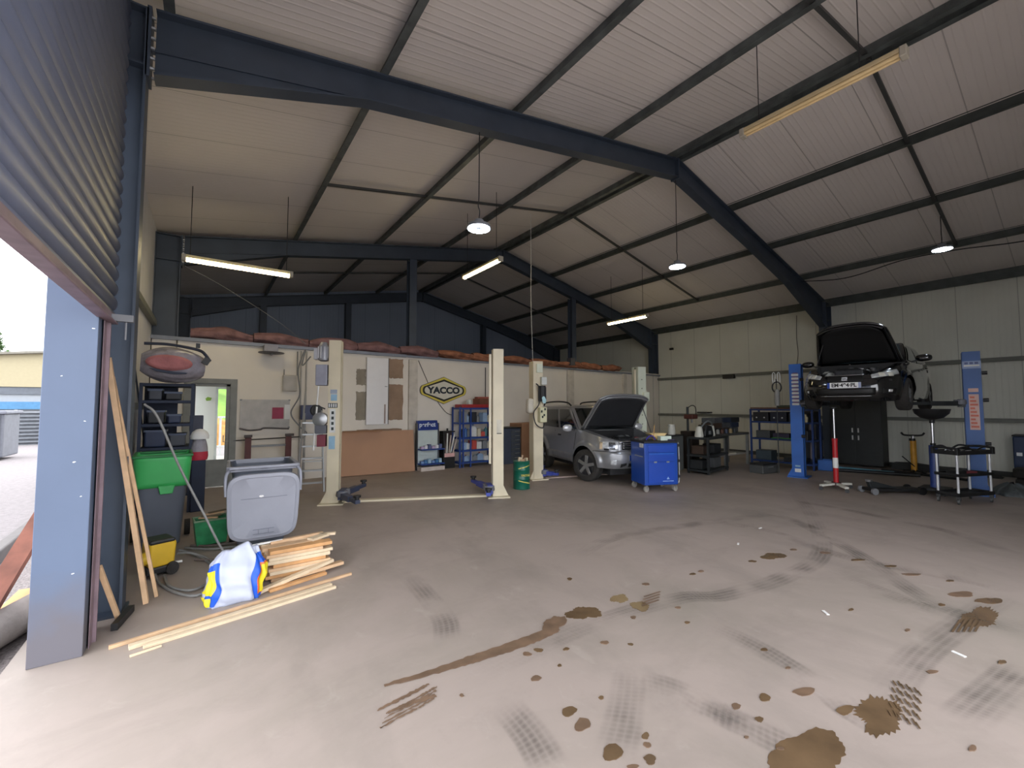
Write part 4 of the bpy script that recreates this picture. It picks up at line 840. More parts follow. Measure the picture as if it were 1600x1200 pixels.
# ------------------------------------------------------------------ two-post lifts
def interp(tab, x):
    if x <= tab[0][0]: return tab[0][1]
    for (a,va),(b,vb) in zip(tab, tab[1:]):
        if x <= b:
            t = (x-a)/(b-a); t = t*t*(3-2*t) if False else t
            return va+(vb-va)*t
    return tab[-1][1]
def lift_post(t, x, s, H, m, marm, arms, zc=.0, tapered=False, name='post', W=.25, D=.22):
    """C channel opening towards the other post (direction s along local x)"""
    g = G()
    g.b2(x-s*D/2-.008, x-s*D/2+.008, -W/2, W/2, .0, H)
    for sy in (-1,1):
        g.b2(x-D/2, x+D/2, sy*W/2-.008, sy*W/2+.008, 0, H)
        g.b2(x+s*D/2-.008, x+s*D/2+.008, sy*(W/2), sy*(W/2-.07), 0, H)
    g.b2(x-D/2, x+D/2, -W/2, W/2, H-.02, H)
    c = g.obj(name, m, t)
    g = G(); g.b2(x-.2,x+.2,-.24,.24,0,.02)
    for sy in (-1,1): g.add([(x-s*D/2,sy*W/2,.02),(x-s*(D/2+.1),sy*W/2,.02),(x-s*D/2,sy*W/2,.22),(x-s*D/2,sy*(W/2-.015),.02),(x-s*(D/2+.1),sy*(W/2-.015),.02),(x-s*D/2,sy*(W/2-.015),.22)],[(0,1,2),(5,4,3),(0,3,4,1),(1,4,5,2),(2,5,3,0)])
    g.obj('base_plate', m, t)
    g = G(); g.b2(x-s*(D/2-.02),x+s*.09,-W/2+.02,W/2-.02,zc+.1,zc+1.0 if zc<.2 else zc+.75); g.b2(x+s*.1,x+s*.2,-.16,.16,zc+.07,zc+.22); g.obj('carriage', marm, t, bevel=.005)
    for (ang, L) in arms:
        a = math.radians(ang); d = Vector((s*math.cos(a), math.sin(a), 0)); p0 = Vector((x+s*.16, .1 if ang>0 else -.1, zc+.14))
        g = G(); g.beam(p0, p0+d*L*.6, .11, .09); ar = g.obj('lift_arm', marm, t, bevel=.006)
        g = G(); g.beam(p0+d*L*.5, p0+d*L, .08, .06); g.obj('arm_extension', marm, ar, bevel=.005)
        q = p0+d*(L-.04)
        g = G(); g.cyl(q+Vector((0,0,-.03)), q+Vector((0,0,.07)), .035, n=14); g.cyl(q+Vector((0,0,.07)), q+Vector((0,0,.1)), .06, n=18); g.obj('lift_pad', BLACK, ar, smooth=40)
        g = G(); g.lathe([(.09,-.02),(.1,0),(.09,.07)],tuple(p0+Vector((0,0,.0))),n=18); g.obj('arm_pivot', mat('pivot_grey',(110,112,120),.5), ar, smooth=40)
    return c
def local_of(x0,y0,x1,y1): return math.atan2(y1-y0, x1-x0)
# lift 1, cream, empty
a1 = local_of(1.8,7.75,4.4,6.55); cx, cy = 3.1, 7.15; hw = 1.42
L1 = thing('two_post_lift', 'empty cream two-post lift with a floor bar in front of the YACCO sign', 'car lift', (cx,cy,0), a1)
lift_post(L1,-hw,1,2.78,CREAM,mat('arm_dark_blue',(56,66,92),.5,noise=.2),((72,.75),(-60,.7)),W=.2,D=.18)
lift_post(L1,hw,-1,2.7,CREAM,ARMB,((75,.8),(-80,.45)),W=.2,D=.18)
G().b2(-hw+.15,hw-.15,-.07,.07,0,.035).obj('floor_bar', CREAM, L1, bevel=.006)
mu = G(); mu.lathe([(.05,.0),(.09,.02),(.09,.26),(.07,.3),(.05,.33)],(-hw-.2,-.0,2.42),n=24); mt = mu.obj('motor', mat('motor_grey',(150,152,160),.4,.3,noise=.1), L1, smooth=40)
for k in range(10):
    a = k*2*PI/10; G().box((-hw-.2+.095*math.cos(a),.095*math.sin(a),2.57),(.02,.012,.2),(0,0,a)).obj('cooling_rib', mat('rib_light',(200,202,208),.4), mt)
G().b2(-hw-.31,-hw-.12,-.1,.1,2.0,2.36).obj('fluid_tank', mat('tank_grey',(150,152,166),.45), L1, bevel=.015)
G().b2(-hw-.36,-hw-.29,-.04,.08,2.45,2.64).obj('terminal_box', mat('tbox',(180,182,190),.4), L1, bevel=.01)
G().cyl((-hw-.27,-.03,1.99),(-hw-.33,-.03,.9),.014).obj('white_pipe', WHITE, L1)
G().b2(-hw-.12,-hw-.02,-.05,.05,2.02,2.1).obj('bracket', BLACK, L1)
# second unit hanging lower: winch
g = G(); g.lathe([(.05,-.09),(.12,-.07),(.12,.07),(.05,.09)],(-hw-.23,0,1.42),'Y',20); wn = g.obj('winch_drum', ALU, L1, smooth=40)
G().b2(-hw-.3,-hw-.12,-.09,.09,1.18,1.32).obj('winch_box', mat('winch_grey',(96,98,106),.5), L1, bevel=.01); G().tube(bez([(-hw-.15,-.05,1.6),(-hw-.3,-.08,1.65),(-hw-.34,-.05,1.5)]),.012).obj('hook_cable', CABLEB, L1)
G().b2(-hw-.27,-hw-.13,-.08,.08,.96,1.16).obj('red_box', mat('box_wine',(120,52,66),.5), L1, bevel=.008)
# stickers on the outer faces (facing the camera side -y)
def sticker(t, x0,x1,z0,z1,y,m,nm='sticker'): return G().b2(x0,x1,y-.003,y,z0,z1).obj(nm, m, t)
STW = mat('sticker_white',(214,216,214),.5); STG = mat('sticker_grey_blue',(150,160,176),.5); STK = mat('sticker_dark',(40,52,50),.5); STB = mat('sticker_sky',(140,176,200),.5)
yy = -.112
sticker(L1,-hw-.06,-hw+.05,1.86,1.93,yy,STG); sticker(L1,-hw-.05,-hw+.05,1.74,1.85,yy,STB)
sticker(L1,-hw-.09,-hw+.06,1.62,1.70,yy,STK); 
for k in range(4): sticker(L1,-hw-.08+k*.035,-hw-.06+k*.035,1.63,1.69,yy-.001,STW)
sticker(L1,-hw-.06,-hw+.03,1.2,1.6,yy,STW)
for k in range(4): sticker(L1,-hw-.035,-hw+.005,1.24+k*.09,1.29+k*.09,yy-.001,STK)
sticker(L1,-hw-.07,-hw+.03,.92,1.14,yy,STB)
sticker(L1,hw-.03,hw+.06,1.16,1.4,yy,mat('sticker_pale',(206,200,184),.6)); sticker(L1,hw-.03,hw+.06,1.14,1.155,yy-.001,STK)
G().b2(hw-.17,hw-.13,-.1,-.06,.6,2.6).obj('cable_cover', CREAM, L1)
# lift 2, cream, holding the silver car between its posts
a2 = local_of(6.1,7.55,8.82,6.78); cx, cy = 7.47, 7.16; hw2 = 1.41
L2 = thing('two_post_lift', 'cream two-post lift standing either side of the silver car', 'car lift', (cx,cy,0), a2)
lift_post(L2,-hw2,1,2.66,CREAM,ARMB,((62,.9),(-55,.35)))
lift_post(L2,hw2,-1,2.62,CREAM2,ARMB,((62,.8),(-70,.6)))
g = G(); g.b2(-hw2+.2,hw2-.1,-.06,.06,0,.02); g.obj('floor_bar', mat('bar_pinkish',(190,170,160),.6), L2)
g = G(); g.cyl((-hw2+.06,-.2,1.75),(-hw2+.06,-.2,2.1),.085,n=20); mt = g.obj('motor', BLACK, L2, smooth=40)
for k in range(-2,3): G().b2(-hw2+.06+k*.028,-hw2+.06+k*.028+.01,-.29,-.2,1.78,2.07).obj('cooling_rib', mat('rib_black',(50,54,56),.4), mt)
G().prism(blob(0,0,.05,.08,0,12,.3,9),-.3,-.285,'XZ',(-hw2+.07,0,1.78)).obj('paint_mark', mat('mark_cyan',(176,216,224),.5), mt)
G().b2(-hw2+.04,-hw2+.17,-.24,-.14,2.12,2.3).obj('terminal_box', mat('tbox2',(196,200,196),.5), L2, bevel=.01)
G().b2(-hw2-.05,-hw2+.1,-.17,-.13,2.4,2.6).obj('head_box', CREAM2, L2, bevel=.008)
g = G(); g.b2(-hw2-.02,-hw2+.15,-.28,-.14,1.28,1.62); g.obj('valve_block', mat('valve_cream',(206,204,170),.5), L2, bevel=.015)
for (x,z) in ((.0,1.5),(.06,1.42),(.08,1.55),(.02,1.38)): G().b2(-hw2+x,-hw2+x+.03,-.3,-.28,z,z+.05).obj('valve_fitting', STK, L2)
G().b2(-hw2-.26,-hw2-.11,-.16,.02,1.48,1.82).obj('switch_box', mat('switch_cream',(204,198,184),.5), L2, bevel=.05)
G().tube(bez([(-hw2-.08,-.2,2.15),(-hw2-.03,-.24,2.05),(-hw2-.03,-.24,1.7),(-hw2-.14,-.2,1.5),(-hw2-.1,-.22,1.25),(-hw2+.04,-.26,1.16),(-hw2+.1,-.24,1.25)]),.014).obj('loop_cable', CABLEB, L2)
G().b2(hw2+.0,hw2+.18,-.2,-.12,1.75,2.0).obj('lock_cover', CREAM2, L2, bevel=.03)
G().b2(hw2-.2,hw2-.16,-.1,-.06,.5,2.55).obj('cable_cover', CREAM, L2)
for k in range(6): G().cyl((hw2-.02,-.137,1.2+k*.22),(hw2-.02,-.147,1.2+k*.22),.014,n=8).obj('rivet', mat('rivet',(120,122,110),.5), L2)
# lift 3, blue, raised with the black hatchback
a3 = local_of(11.25,4.15,11.72,1.42); cx, cy = 11.485, 2.785; hw3 = 1.4
L3 = thing('two_post_lift', 'blue two-post lift carrying the raised black hatchback', 'car lift', (cx,cy,0), a3)
lift_post(L3,-hw3,1,2.62,LBLUE,DMETAL,((50,.85),(-38,.8)),zc=1.55,W=.26)
lift_post(L3,hw3,-1,2.66,mat('lift_blue_dusty',(36,84,150),.45,noise=.12,scale=3),DMETAL,((50,.85),(-32,.85)),zc=1.55,W=.3)
for (x,lab) in ((-hw3,'l'),(hw3,'r')):
    for z in (2.25,1.75,.95): G().cyl((x+.12 if lab=='r' else x+.1,-.17,z),(x+.19 if lab=='r' else x+.17,-.17,z),.035,n=12).obj('rubber_stop', BLACK, L3)
yb = -.14
# label strips face local -y (towards the camera side)
for k in range(9):
    sticker(L3,-hw3-.07,-hw3+.07,1.66+k*.085,1.71+k*.085,yb,STW,'label_stripe'); sticker(L3,-hw3-.05,-hw3+.06,1.715+k*.085,1.735+k*.085,yb-.0005,mat('stripe_red',(120,70,90),.5),'label_stripe')
sticker(L3,-hw3-.06,-hw3+.06,.12,.2,yb,STW); sticker(L3,-hw3-.05,-hw3+.05,.24,.28,yb,STB)
# warning plates on the right hand post, facing local -x outer web? (seen from the hall)
def sticker_x(t, x, y0,y1,z0,z1,m,nm='sticker'): return G().b2(x-.003,x+.003,y0,y1,z0,z1).obj(nm, m, t)
# ------------------------------------------------------------------ cars
def car_build(t, S):
    paint, W2, xf, xr = S['paint'], S['w']/2, S['xf'], S['xr']
    N = 420
    def outline(n=S.get('n',5.0)):
        P = []
        M_ = 3000
        for k in range(M_):
            a = 2*PI*k/M_; c, s = math.cos(a), math.sin(a)
            ex = S['nf'] if c > 0 else S['nr']
            x = (abs(c)**(2/ex))*(xf if c > 0 else xr); x = x if c > 0 else -x
            P.append((x, math.copysign(abs(s)**(2/ex), s)*W2))
        cum = [0]
        for k in range(M_): q = P[(k+1)%M_]; cum.append(cum[-1]+math.hypot(q[0]-P[k][0], q[1]-P[k][1]))
        T = cum[-1]; out = []; j = 0
        for i in range(N):
            d = T*i/N
            while cum[j+1] < d: j += 1
            f = (d-cum[j])/max(cum[j+1]-cum[j],1e-9); q = P[(j+1)%M_]
            out.append((P[j][0]+(q[0]-P[j][0])*f, P[j][1]+(q[1]-P[j][1])*f))
        return out, T
    O, T = outline()
    R = S['R']; Ra = R+S['archgap']
    def zb(x, y):
        b = interp(S['bot'], x)
        if abs(y) > W2*.55:
            for xw in S['wheels']:
                dx = abs(x-xw)
                if dx < Ra: b = max(b, S['R']+math.sqrt(max(Ra*Ra-dx*dx,0))+.0)
        return b
    def zt(x): return interp(S['top'], x)
    def pt(x, y, z, off=0.):
        """shell point for outline point (x,y) at height z"""
        t_ = (z-.2)/(zt(x)-.2); t_ = max(0,min(1,t_))
        wy = interp(S['wprof'], t_)
        fx = interp(S['fprof'], z) if x > 0 else interp(S['rprof'], z)
        k = max(0, (abs(x)/(xf if x > 0 else xr)-.45)/.55)
        X = x-(fx*k*k if x > 0 else -fx*k*k)
        Y = y*wy
        flare = 0
        for xw in S['wheels']:
            d = math.hypot(x-xw, z-R)
            if abs(y) > W2*.5 and d < Ra+.11: flare = max(flare, S['flare']*min(1,(Ra+.11-d)/.05))
        Y += math.copysign(flare, y) if abs(y) > W2*.5 else 0
        if off:
            nx, ny = x/(xf if x>0 else xr), y/W2; nn = 2.5
            vx, vy = math.copysign(abs(nx)**nn,nx), math.copysign(abs(ny)**nn,ny); l = math.hypot(vx,vy) or 1
            X += vx/l*off; Y += vy/l*off
        return (X, Y, z)
    NV = 16
    g = G()
    g.grid(lambda u,v: (lambda p: pt(p[0],p[1], zb(*p)+(zt(p[0])-zb(*p))*v))(O[int(round(u*N))%N]), N, NV, True)
    top = [pt(p[0],p[1],zt(p[0])) for p in O]
    # top cap: shoulder strip then either engine bay edge or flat deck
    xc = S['cowl']; base = len(g.v)
    ins = []
    for (x,y,z) in top:
        k = (W2-.13)/W2; xi = min(x, xf-.24) if x > xc-.001 else max(x, -xr+.06); yi = y*k
        if x > xc: yi = math.copysign(min(abs(y)*k, S['bayw']), y)
        ins.append((xi, yi, z+(.012 if x > xc else .02)))
    low = [(x, y*.98, (z-.34 if x > xc else z)) for (x,y,z) in ins]
    n0 = (NV-1)*N
    g.v += ins+low
    for i in range(N):
        j = (i+1)%N
        g.f.append((n0+i,n0+j,base+j,base+i))
        if top[i][0] > xc: g.f.append((base+i,base+j,base+N+j,base+N+i))
    fi = [i for i in range(N) if top[i][0] <= xc]
    body = g.obj('body_shell', paint, t, smooth=38)
    # cowl wall and deck under the cabin
    g = G(); zc = zt(xc); hw_ = (W2-.12)
    g.b2(xc-.02, xc+.02, -hw_, hw_, zc-.36, zc+.02); g.b2(-xr+.08, xc, -hw_, hw_, zc-.06, zc+.0)
    g.obj('cowl_and_deck', S['inner'], t)
    g = G(); g.b2(xc, xf-.2, -hw_*.9, hw_*.9, zc-.38, zc-.34); g.b2(-xr+.2, xf-.25, -W2*.62, W2*.62, .2, .42)
    for xw in S['wheels']: g.b2(xw-.45, xw+.45, -W2*.62, W2*.62, .25, .66)
    g.b2(S['wheels'][0]-.05,S['wheels'][0]+.05,-W2*.8,W2*.8,R-.05,R+.05); g.b2(S['wheels'][1]-.05,S['wheels'][1]+.05,-W2*.8,W2*.8,R-.05,R+.05)
    g.obj('underbody', mat('underbody_dark',(34,34,36),.8,noise=.2), t)
    # cabin
    cb_ = S['cabin']; (bx0,bx1,bw,bz),(rx0,rx1,rw,rz) = cb_
    def cab(u, v, side, off=0.):
        # side 'L','R': u along x rear->front; 'F','B': u along y
        if side in 'LR':
            s_ = 1 if side == 'L' else -1
            x = (bx0+(bx1-bx0)*u)*(1-v)+(rx0+(rx1-rx0)*u)*v; y = s_*(bw*(1-v)+rw*v+off); bulge = .02*math.sin(PI*v); return (x, y+s_*bulge, bz+(rz-bz)*v)
        x = (bx1 if side == 'F' else bx0)*(1-v)+(rx1 if side == 'F' else rx0)*v; w_ = bw*(1-v)+rw*v
        y = w_*(2*u-1); c = .09*(1-(2*u-1)**2)
        s_ = 1 if side == 'F' else -1
        return (x+s_*(c+off), y, bz+(rz-bz)*v+(off*.5))
    g = G()
    for sd in 'LRFB': g.grid(lambda u,v,sd=sd: cab(u,v,sd), 14, 8)
    # roof with crown, matching front and rear curvature
    g.grid(lambda u,v: ((rx0-.09*(1-(2*u-1)**2))*(1-v)+(rx1+.09*(1-(2*u-1)**2))*v, rw*(2*u-1), rz+.05*(1-(2*u-1)**4)*math.sin(PI*v)**.5), 14, 14)
    co = g.obj('cabin', paint, t, smooth=50)
    q = co.modifiers.new('w','WELD'); q.merge_threshold = .004; q = co.modifiers.new('b','BEVEL'); q.width = .035; q.segments = 3; q.limit_method = 'ANGLE'; q.angle_limit = .5
    for (sd, poly, nm) in S['glass']:
        # poly: four corners (u,v) bilinear
        g = G(); A,B,C,D = poly
        g.grid(lambda u,v: cab((A[0]*(1-u)+B[0]*u)*(1-v)+(D[0]*(1-u)+C[0]*u)*v, (A[1]*(1-u)+B[1]*u)*(1-v)+(D[1]*(1-u)+C[1]*u)*v, sd, .012), 12, 8)
        g.obj(nm, S.get('glassm',GLASSD), t, smooth=60)
    # wheels
    for i, xw in enumerate(S['wheels']):
        for s_ in (-1,1):
            tw = S['tw']; yc = s_*(W2-.035-tw/2+S['flare']*.6)
            g = G(); g.lathe([(R*.66,-tw/2),(R*.9,-tw/2),(R*.97,-tw*.42),(R,-tw*.3),(R,tw*.3),(R*.97,tw*.42),(R*.9,tw/2),(R*.66,tw/2),(R*.64,0),(R*.66,-tw/2)],(0,0,0),'Y',40,False)
            wh = at(g.obj('tyre', RUBBER, t, smooth=45), (xw,yc,R), S.get('steer',0) if i == 0 else 0)
            g = G(); g.lathe([(R*.66,-tw*.4*s_),(R*.67,tw*.42*s_),(R*.6,tw*.40*s_),(R*.57,tw*.1*s_),(R*.2,tw*.12*s_),(.0,tw*.14*s_)],(0,0,0),'Y',36,False)
            g.obj('rim_barrel', mat('rim_dark_metal',(70,70,72),.5,.5), wh, smooth=40)
            g = G(); ns = S['spokes']
            for k in range(ns):
                a = 2*PI*k/ns+.2; c, s2 = math.cos(a), math.sin(a); y1 = tw*.36*s_
                g.beam((.05*c,y1,.05*s2),(R*.62*c,y1,R*.62*s2),.03,R*.2*S['sw'],(-s2,0,c))
            g.lathe([(0,tw*.42*s_),(.05,tw*.41*s_),(.06,tw*.3*s_)],(0,0,0),'Y',20); g.lathe([(R*.6,tw*.36*s_),(R*.67,tw*.42*s_),(R*.68,tw*.36*s_)],(0,0,0),'Y',36,False)
            g.obj('alloy_spokes', S['rimm'], wh, smooth=40, bevel=.004)
            G().cyl((0,-tw*.1*s_,0),(0,-tw*.05*s_,0),R*.5,n=24).obj('brake_disc', mat('disc_grey',(110,108,106),.4,.6), wh)
    # helper: patch on the nose along arc length s (0 = nose centre, + = left)
    def nose(s_): return O[int(round(s_/T*N))%N]
    def patch(nm, s0, s1, zlo, zhi, m, off=.008, nu=18, nv=5, parent=None):
        g = G(); g.grid(lambda u,v: (lambda s_: pt(*nose(s_), zlo(u)+(zhi(u)-zlo(u))*v, off))(s0+(s1-s0)*u), nu, nv)
        return g.obj(nm, m, parent or t, smooth=50, solid=.006)
    def side(nm, s_, x0, x1, zlo, zhi, m, off=.006, nu=16, nv=4):
        g = G(); g.grid(lambda u,v: (lambda x: pt(x, s_*W2, zlo(u)+(zhi(u)-zlo(u))*v, off))(x0+(x1-x0)*u), nu, nv)
        return g.obj(nm, m, t, smooth=50, solid=.004)
    return pt, nose, patch, side, O, zt
def hood_panel(t, xc, zc, W, L, ang, m, minner, crown=.05, taper=.12, nose_=.1):
    """raised bonnet hinged at the cowl (xc, zc)"""
    ca, sa = math.cos(math.radians(ang)), math.sin(math.radians(ang))
    def fn(off, sc_=1.):
        def f(u,v):
            y = (2*u-1)*W/2*(1-taper*v)*sc_; l = L*(v*sc_+(1-sc_)*.5)*(1-nose_*(2*u-1)**4*v); h = crown*(1-(2*u-1)**2)*(.4+.6*v)-.05*max(0,v-.8)*5*.6*(1)+off
            return (xc+l*ca-h*sa, y, zc+l*sa+h*ca)
        return f
    g = G(); g.grid(fn(0),24,20); o = g.obj('bonnet', m, t, smooth=60, solid=.025)
    g = G(); g.grid(fn(-.035,.86),20,14); g.obj('bonnet_lining', minner, o, smooth=60, solid=.02)
    g = G()
    f = fn(-.04,1.)
    for (u0,v0,u1,v1) in ((.04,.03,.04,.95),(.96,.03,.96,.95),(.05,.94,.95,.94)):
        g.tube([f(u0+(u1-u0)*k/8., v0+(v1-v0)*k/8.) for k in range(9)], .022)
    g.obj('bonnet_frame', S_FR(m), o, smooth=60)
    return f
def S_FR(m): return m
SILV = mat('silver_car_paint', (150,152,156), .28, .55, noise=.02, coat=.6)
BLKP = mat('black_car_paint', (20,22,26), .16, .1, noise=.02, coat=1.)
ENG = mat('engine_dark', (44,46,50), .5, .2, noise=.3, scale=14)
LAMPG = mat('headlamp_clear', (206,210,214), .12, .35, noise=.25, scale=16)
LAMPD = mat('headlamp_bulb', (232,232,222), .1, .2, noise=.1)
def engine(t, x0, x1, w, z, cap=RED):
    rd = random.Random(int(x0*10)+3)
    G().b2(x0+.25,x1-.12,-.25,.22,z-.3,z-.06).obj('engine_block', ENG, t, bevel=.03)
    G().b2(x0+.3,x1-.2,-.2,.12,z-.06,z-.03).obj('engine_cover', BLACK, t, bevel=.02)
    G().b2(x0+.1,x0+.35,w*.5,w*.85,z-.3,z-.07).obj('battery', mat('battery',(60,62,70),.5), t, bevel=.01)
    G().lathe([(.09,-.3),(.09,-.1),(.05,-.07)],(x1-.3,-w*.65,z),n=16).obj('washer_tank', mat('tank_pale',(170,174,170),.5), t, smooth=40)
    G().lathe([(.05,-.1),(.05,-.05)],(x1-.34,w*.55,z+.0),n=16).obj('filler_cap', cap, t, smooth=40)
    for k in range(7):
        a = [rd.uniform(x0+.1,x1-.1), rd.uniform(-w*.8,w*.8)]; b = [rd.uniform(x0+.1,x1-.1), rd.uniform(-w*.8,w*.8)]
        G().tube(bez([(a[0],a[1],z-.2),((a[0]+b[0])/2,(a[1]+b[1])/2+.1,z-.03),(b[0],b[1],z-.15)]),.018).obj('engine_hose', [BLACK,ALU][k%3==0], t, smooth=60)
def plate(t, p, rz, s_, m=None, w_=.52, tilt=0):
    o = at(G().b2(-w_/2,w_/2,-.008,.004,-.055,.055).obj('number_plate', mat('plate_white',(226,228,228),.4), t, bevel=.003), p, rz)
    G().b2(-w_/2,-w_/2+.04,-.0095,-.008,-.055,.055).obj('plate_band', mat('plate_blue',(30,70,160),.5), o)
    if w_ > .4: G().b2(w_/2-.04,w_/2,-.0095,-.008,-.055,.055).obj('plate_band', mat('plate_pale_blue',(150,160,190),.5), o)
    text('plate_characters', s_, .098, mat('plate_black',(20,20,22),.5), o, (0,-.010,.0), (PI/2,0,0), bold=.003, depth=.0006, sx=.92)
# --- silver three-door off-roader
sv = thing('car', 'silver three-door off-roader with its bonnet raised on the second cream lift', 'car', (7.87,7.54,0), 0)
rear = Vector((.27,.963,0)); sv.rotation_euler = (0,0,math.atan2(-rear.y,-rear.x))
S = dict(paint=SILV, inner=BLACK, w=1.70, steer=.42, xf=1.93, xr=1.95, nf=3.6, nr=4.5, R=.35, archgap=.075, wheels=(1.12,-1.10), flare=.045,
  bot=[(-2,.42),(-1.7,.38),(-1.3,.36),(1.4,.36),(1.7,.34),(2,.34)],
  top=[(-1.95,1.05),(-1.6,1.08),(.5,1.10),(.95,1.10),(1.4,1.03),(1.75,.95),(1.93,.90)],
  wprof=[(0,.95),(.3,1.0),(.55,1.0),(.8,.975),(1,.93)],
  fprof=[(.3,.12),(.42,.02),(.5,0),(.66,.0),(.69,.07),(.85,.09),(.95,.16),(1.1,.25)], rprof=[(.3,.1),(.5,0),(.66,0),(.7,.06),(1.1,.12)],
  cowl=.86, bayw=.68, cabin=((-1.9,.82,.76,1.08),(-1.62,.12,.62,1.63)), tw=.225, spokes=5, sw=1.0, rimm=ALU,
  glass=[('R',[(.66,.06),(.965,.06),(.94,.88),(.68,.88)],'front_side_window'),('L',[(.66,.06),(.965,.06),(.94,.88),(.68,.88)],'front_side_window'),
         ('R',[(.10,.08),(.62,.06),(.62,.88),(.16,.86)],'rear_side_window'),('L',[(.10,.08),(.62,.06),(.62,.88),(.16,.86)],'rear_side_window'),
         ('F',[(.05,.05),(.95,.05),(.94,.92),(.06,.92)],'windscreen'),('B',[(.06,.1),(.94,.1),(.92,.9),(.08,.9)],'rear_window')])
pt, nose, patch, side, O, zt = car_build(sv, S)
for s_ in (-1,1):
    patch('headlamp', s_*.42, s_*.86, lambda u: .72, lambda u: .905-.01*u, LAMPG, .012)
    patch('headlamp_reflector', s_*.50, s_*.64, lambda u: .745, lambda u: .88, mat('reflector_grey',(120,124,130),.15,.8,noise=.2,scale=30), .018)
    patch('indicator', s_*.78, s_*.85, lambda u: .74, lambda u: .88, mat('indicator_pale',(210,190,160),.2), .018)
    patch('fog_lamp', s_*.5, s_*.62, lambda u: .43, lambda u: .53, LAMPG, .012, 8)
    patch('bumper_slot', s_*.28, s_*.4, lambda u: .37+.05*(1-u), lambda u: .45+.02*(1-u), BLACK, .008, 8)
    side('lower_cladding', s_, -.66, .68, lambda u: .37, lambda u: .56, mat('cladding_silver',(140,142,146),.4,.4), .014)
    side('door_handle', s_, -.12, .05, lambda u: .93, lambda u: .97, BLACK, .03)
    for (xa) in (.72,-.36): G().beam(pt(xa,s_*.85,.5,.003),pt(xa,s_*.85,1.05,.003),.008,.004).obj('door_gap', BLACK, sv)
    mr = G(); mr.grid(lambda u,v: (.62+.10*math.cos(2*PI*u)*math.sin(PI*v)*.6, s_*(.97)+.12*math.cos(PI*v)*s_, 1.14+.085*math.sin(2*PI*u)*math.sin(PI*v)**.6), 20, 10, True)
    mo = mr.obj('door_mirror', mat('mirror_silver',(196,198,202),.3,.4), sv, smooth=180); G().beam((.62,s_*.8,1.1),(.62,s_*.92,1.12),.04,.04).obj('mirror_arm', BLACK, mo)
    rr = G(); rr.tube(bez([(-1.55,s_*.57,1.66),(-1.4,s_*.57,1.735),(-.7,s_*.57,1.76),(-.15,s_*.57,1.73),(.05,s_*.57,1.66)]),.02); rr.obj('roof_rail', BLACK, sv, smooth=60)
patch('grille', -.36, .36, lambda u: .735, lambda u: .895-.02*abs(2*u-1), BLACK, .012)
for z in (.765,.81,.85): patch('grille_bar', -.34, .34, lambda u,z=z: z, lambda u,z=z: z+.014, CHROME, .02, 18, 2)
patch('grille_frame', -.4, .4, lambda u: .898-.02*abs(2*u-1), lambda u: .925-.02*abs(2*u-1), CHROME, .022, 18, 2)
patch('lower_intake', -.24, .24, lambda u: .385, lambda u: .455, BLACK, .006)
patch('bumper_line', -1.0, 1.0, lambda u: .685, lambda u: .70, mat('gap_dark',(60,60,62),.6), .004, 30, 2)
text('badge','S',.12,CHROME,sv,(pt(1.93,0,.81,.03)[0]+.01,0,.81),(PI/2,0,PI/2),bold=.006,depth=.004)
x_ = pt(1.93,0,.56,.02)[0]; plate(sv,(x_+.012,0,.575),PI/2,'AQ·22·',w_=.5)
engine(sv,.9,1.72,.66,1.0)
INN = mat('bonnet_inner_grey',(96,98,102),.6,.2,noise=.15)
f = hood_panel(sv,.80,1.13,1.44,1.05,47,SILV,mat('bonnet_pad',(36,38,42),.8),.04)
p = f(.92,.75); G().tube([(1.6,-.62,.98) if False else (1.62,.60,.98), p],.008).obj('bonnet_stay', mat('stay_dark',(60,60,62),.5), sv)
side_ms = mat('mudguard_dark',(50,50,52),.8)
# --- black hatchback on the blue lift
bl = thing('car', 'black hatchback raised high on the blue lift with its bonnet open', 'car', (11.9,2.97,1.56), 0)
bl.rotation_euler = (0,0,PI+.06)
S = dict(paint=BLKP, inner=BLACK, w=1.69, xf=2.02, xr=2.03, nf=4.0, nr=3.6, R=.31, archgap=.05, wheels=(1.22,-1.25), flare=.02,
  bot=[(-2.03,.3),(-1.7,.24),(1.5,.2),(2.02,.18)],
  top=[(-2.03,.98),(-1.6,1.02),(.2,.96),(.85,.93),(1.3,.88),(1.7,.79),(2.02,.66)],
  wprof=[(0,.93),(.3,1.0),(.6,.995),(.85,.965),(1,.90)],
  fprof=[(.15,.14),(.25,.03),(.34,.0),(.48,.0),(.6,.05),(.7,.12),(.9,.25)], rprof=[(.15,.1),(.5,0),(.9,.08)],
  cowl=.92, bayw=.66, cabin=((-1.85,.9,.74,.95),(-1.35,.05,.58,1.41)), tw=.2, spokes=5, sw=1.1, rimm=mat('rim_dull',(120,122,126),.4,.5),
  glassm=mat('hatch_glass',(60,76,84),.05,.2,noise=.1,spec=.9),
  glass=[('L',[(.60,.1),(.96,.08),(.93,.86),(.62,.88)],'front_side_window'),('R',[(.60,.1),(.96,.08),(.93,.86),(.62,.88)],'front_side_window'),
         ('L',[(.12,.2),(.56,.1),(.57,.88),(.2,.84)],'rear_side_window'),('R',[(.12,.2),(.56,.1),(.57,.88),(.2,.84)],'rear_side_window'),
         ('F',[(.04,.04),(.96,.04),(.95,.94),(.05,.94)],'windscreen'),('B',[(.08,.2),(.92,.2),(.9,.9),(.1,.9)],'rear_window')])
pt, nose, patch, side, O, zt = car_build(bl, S)
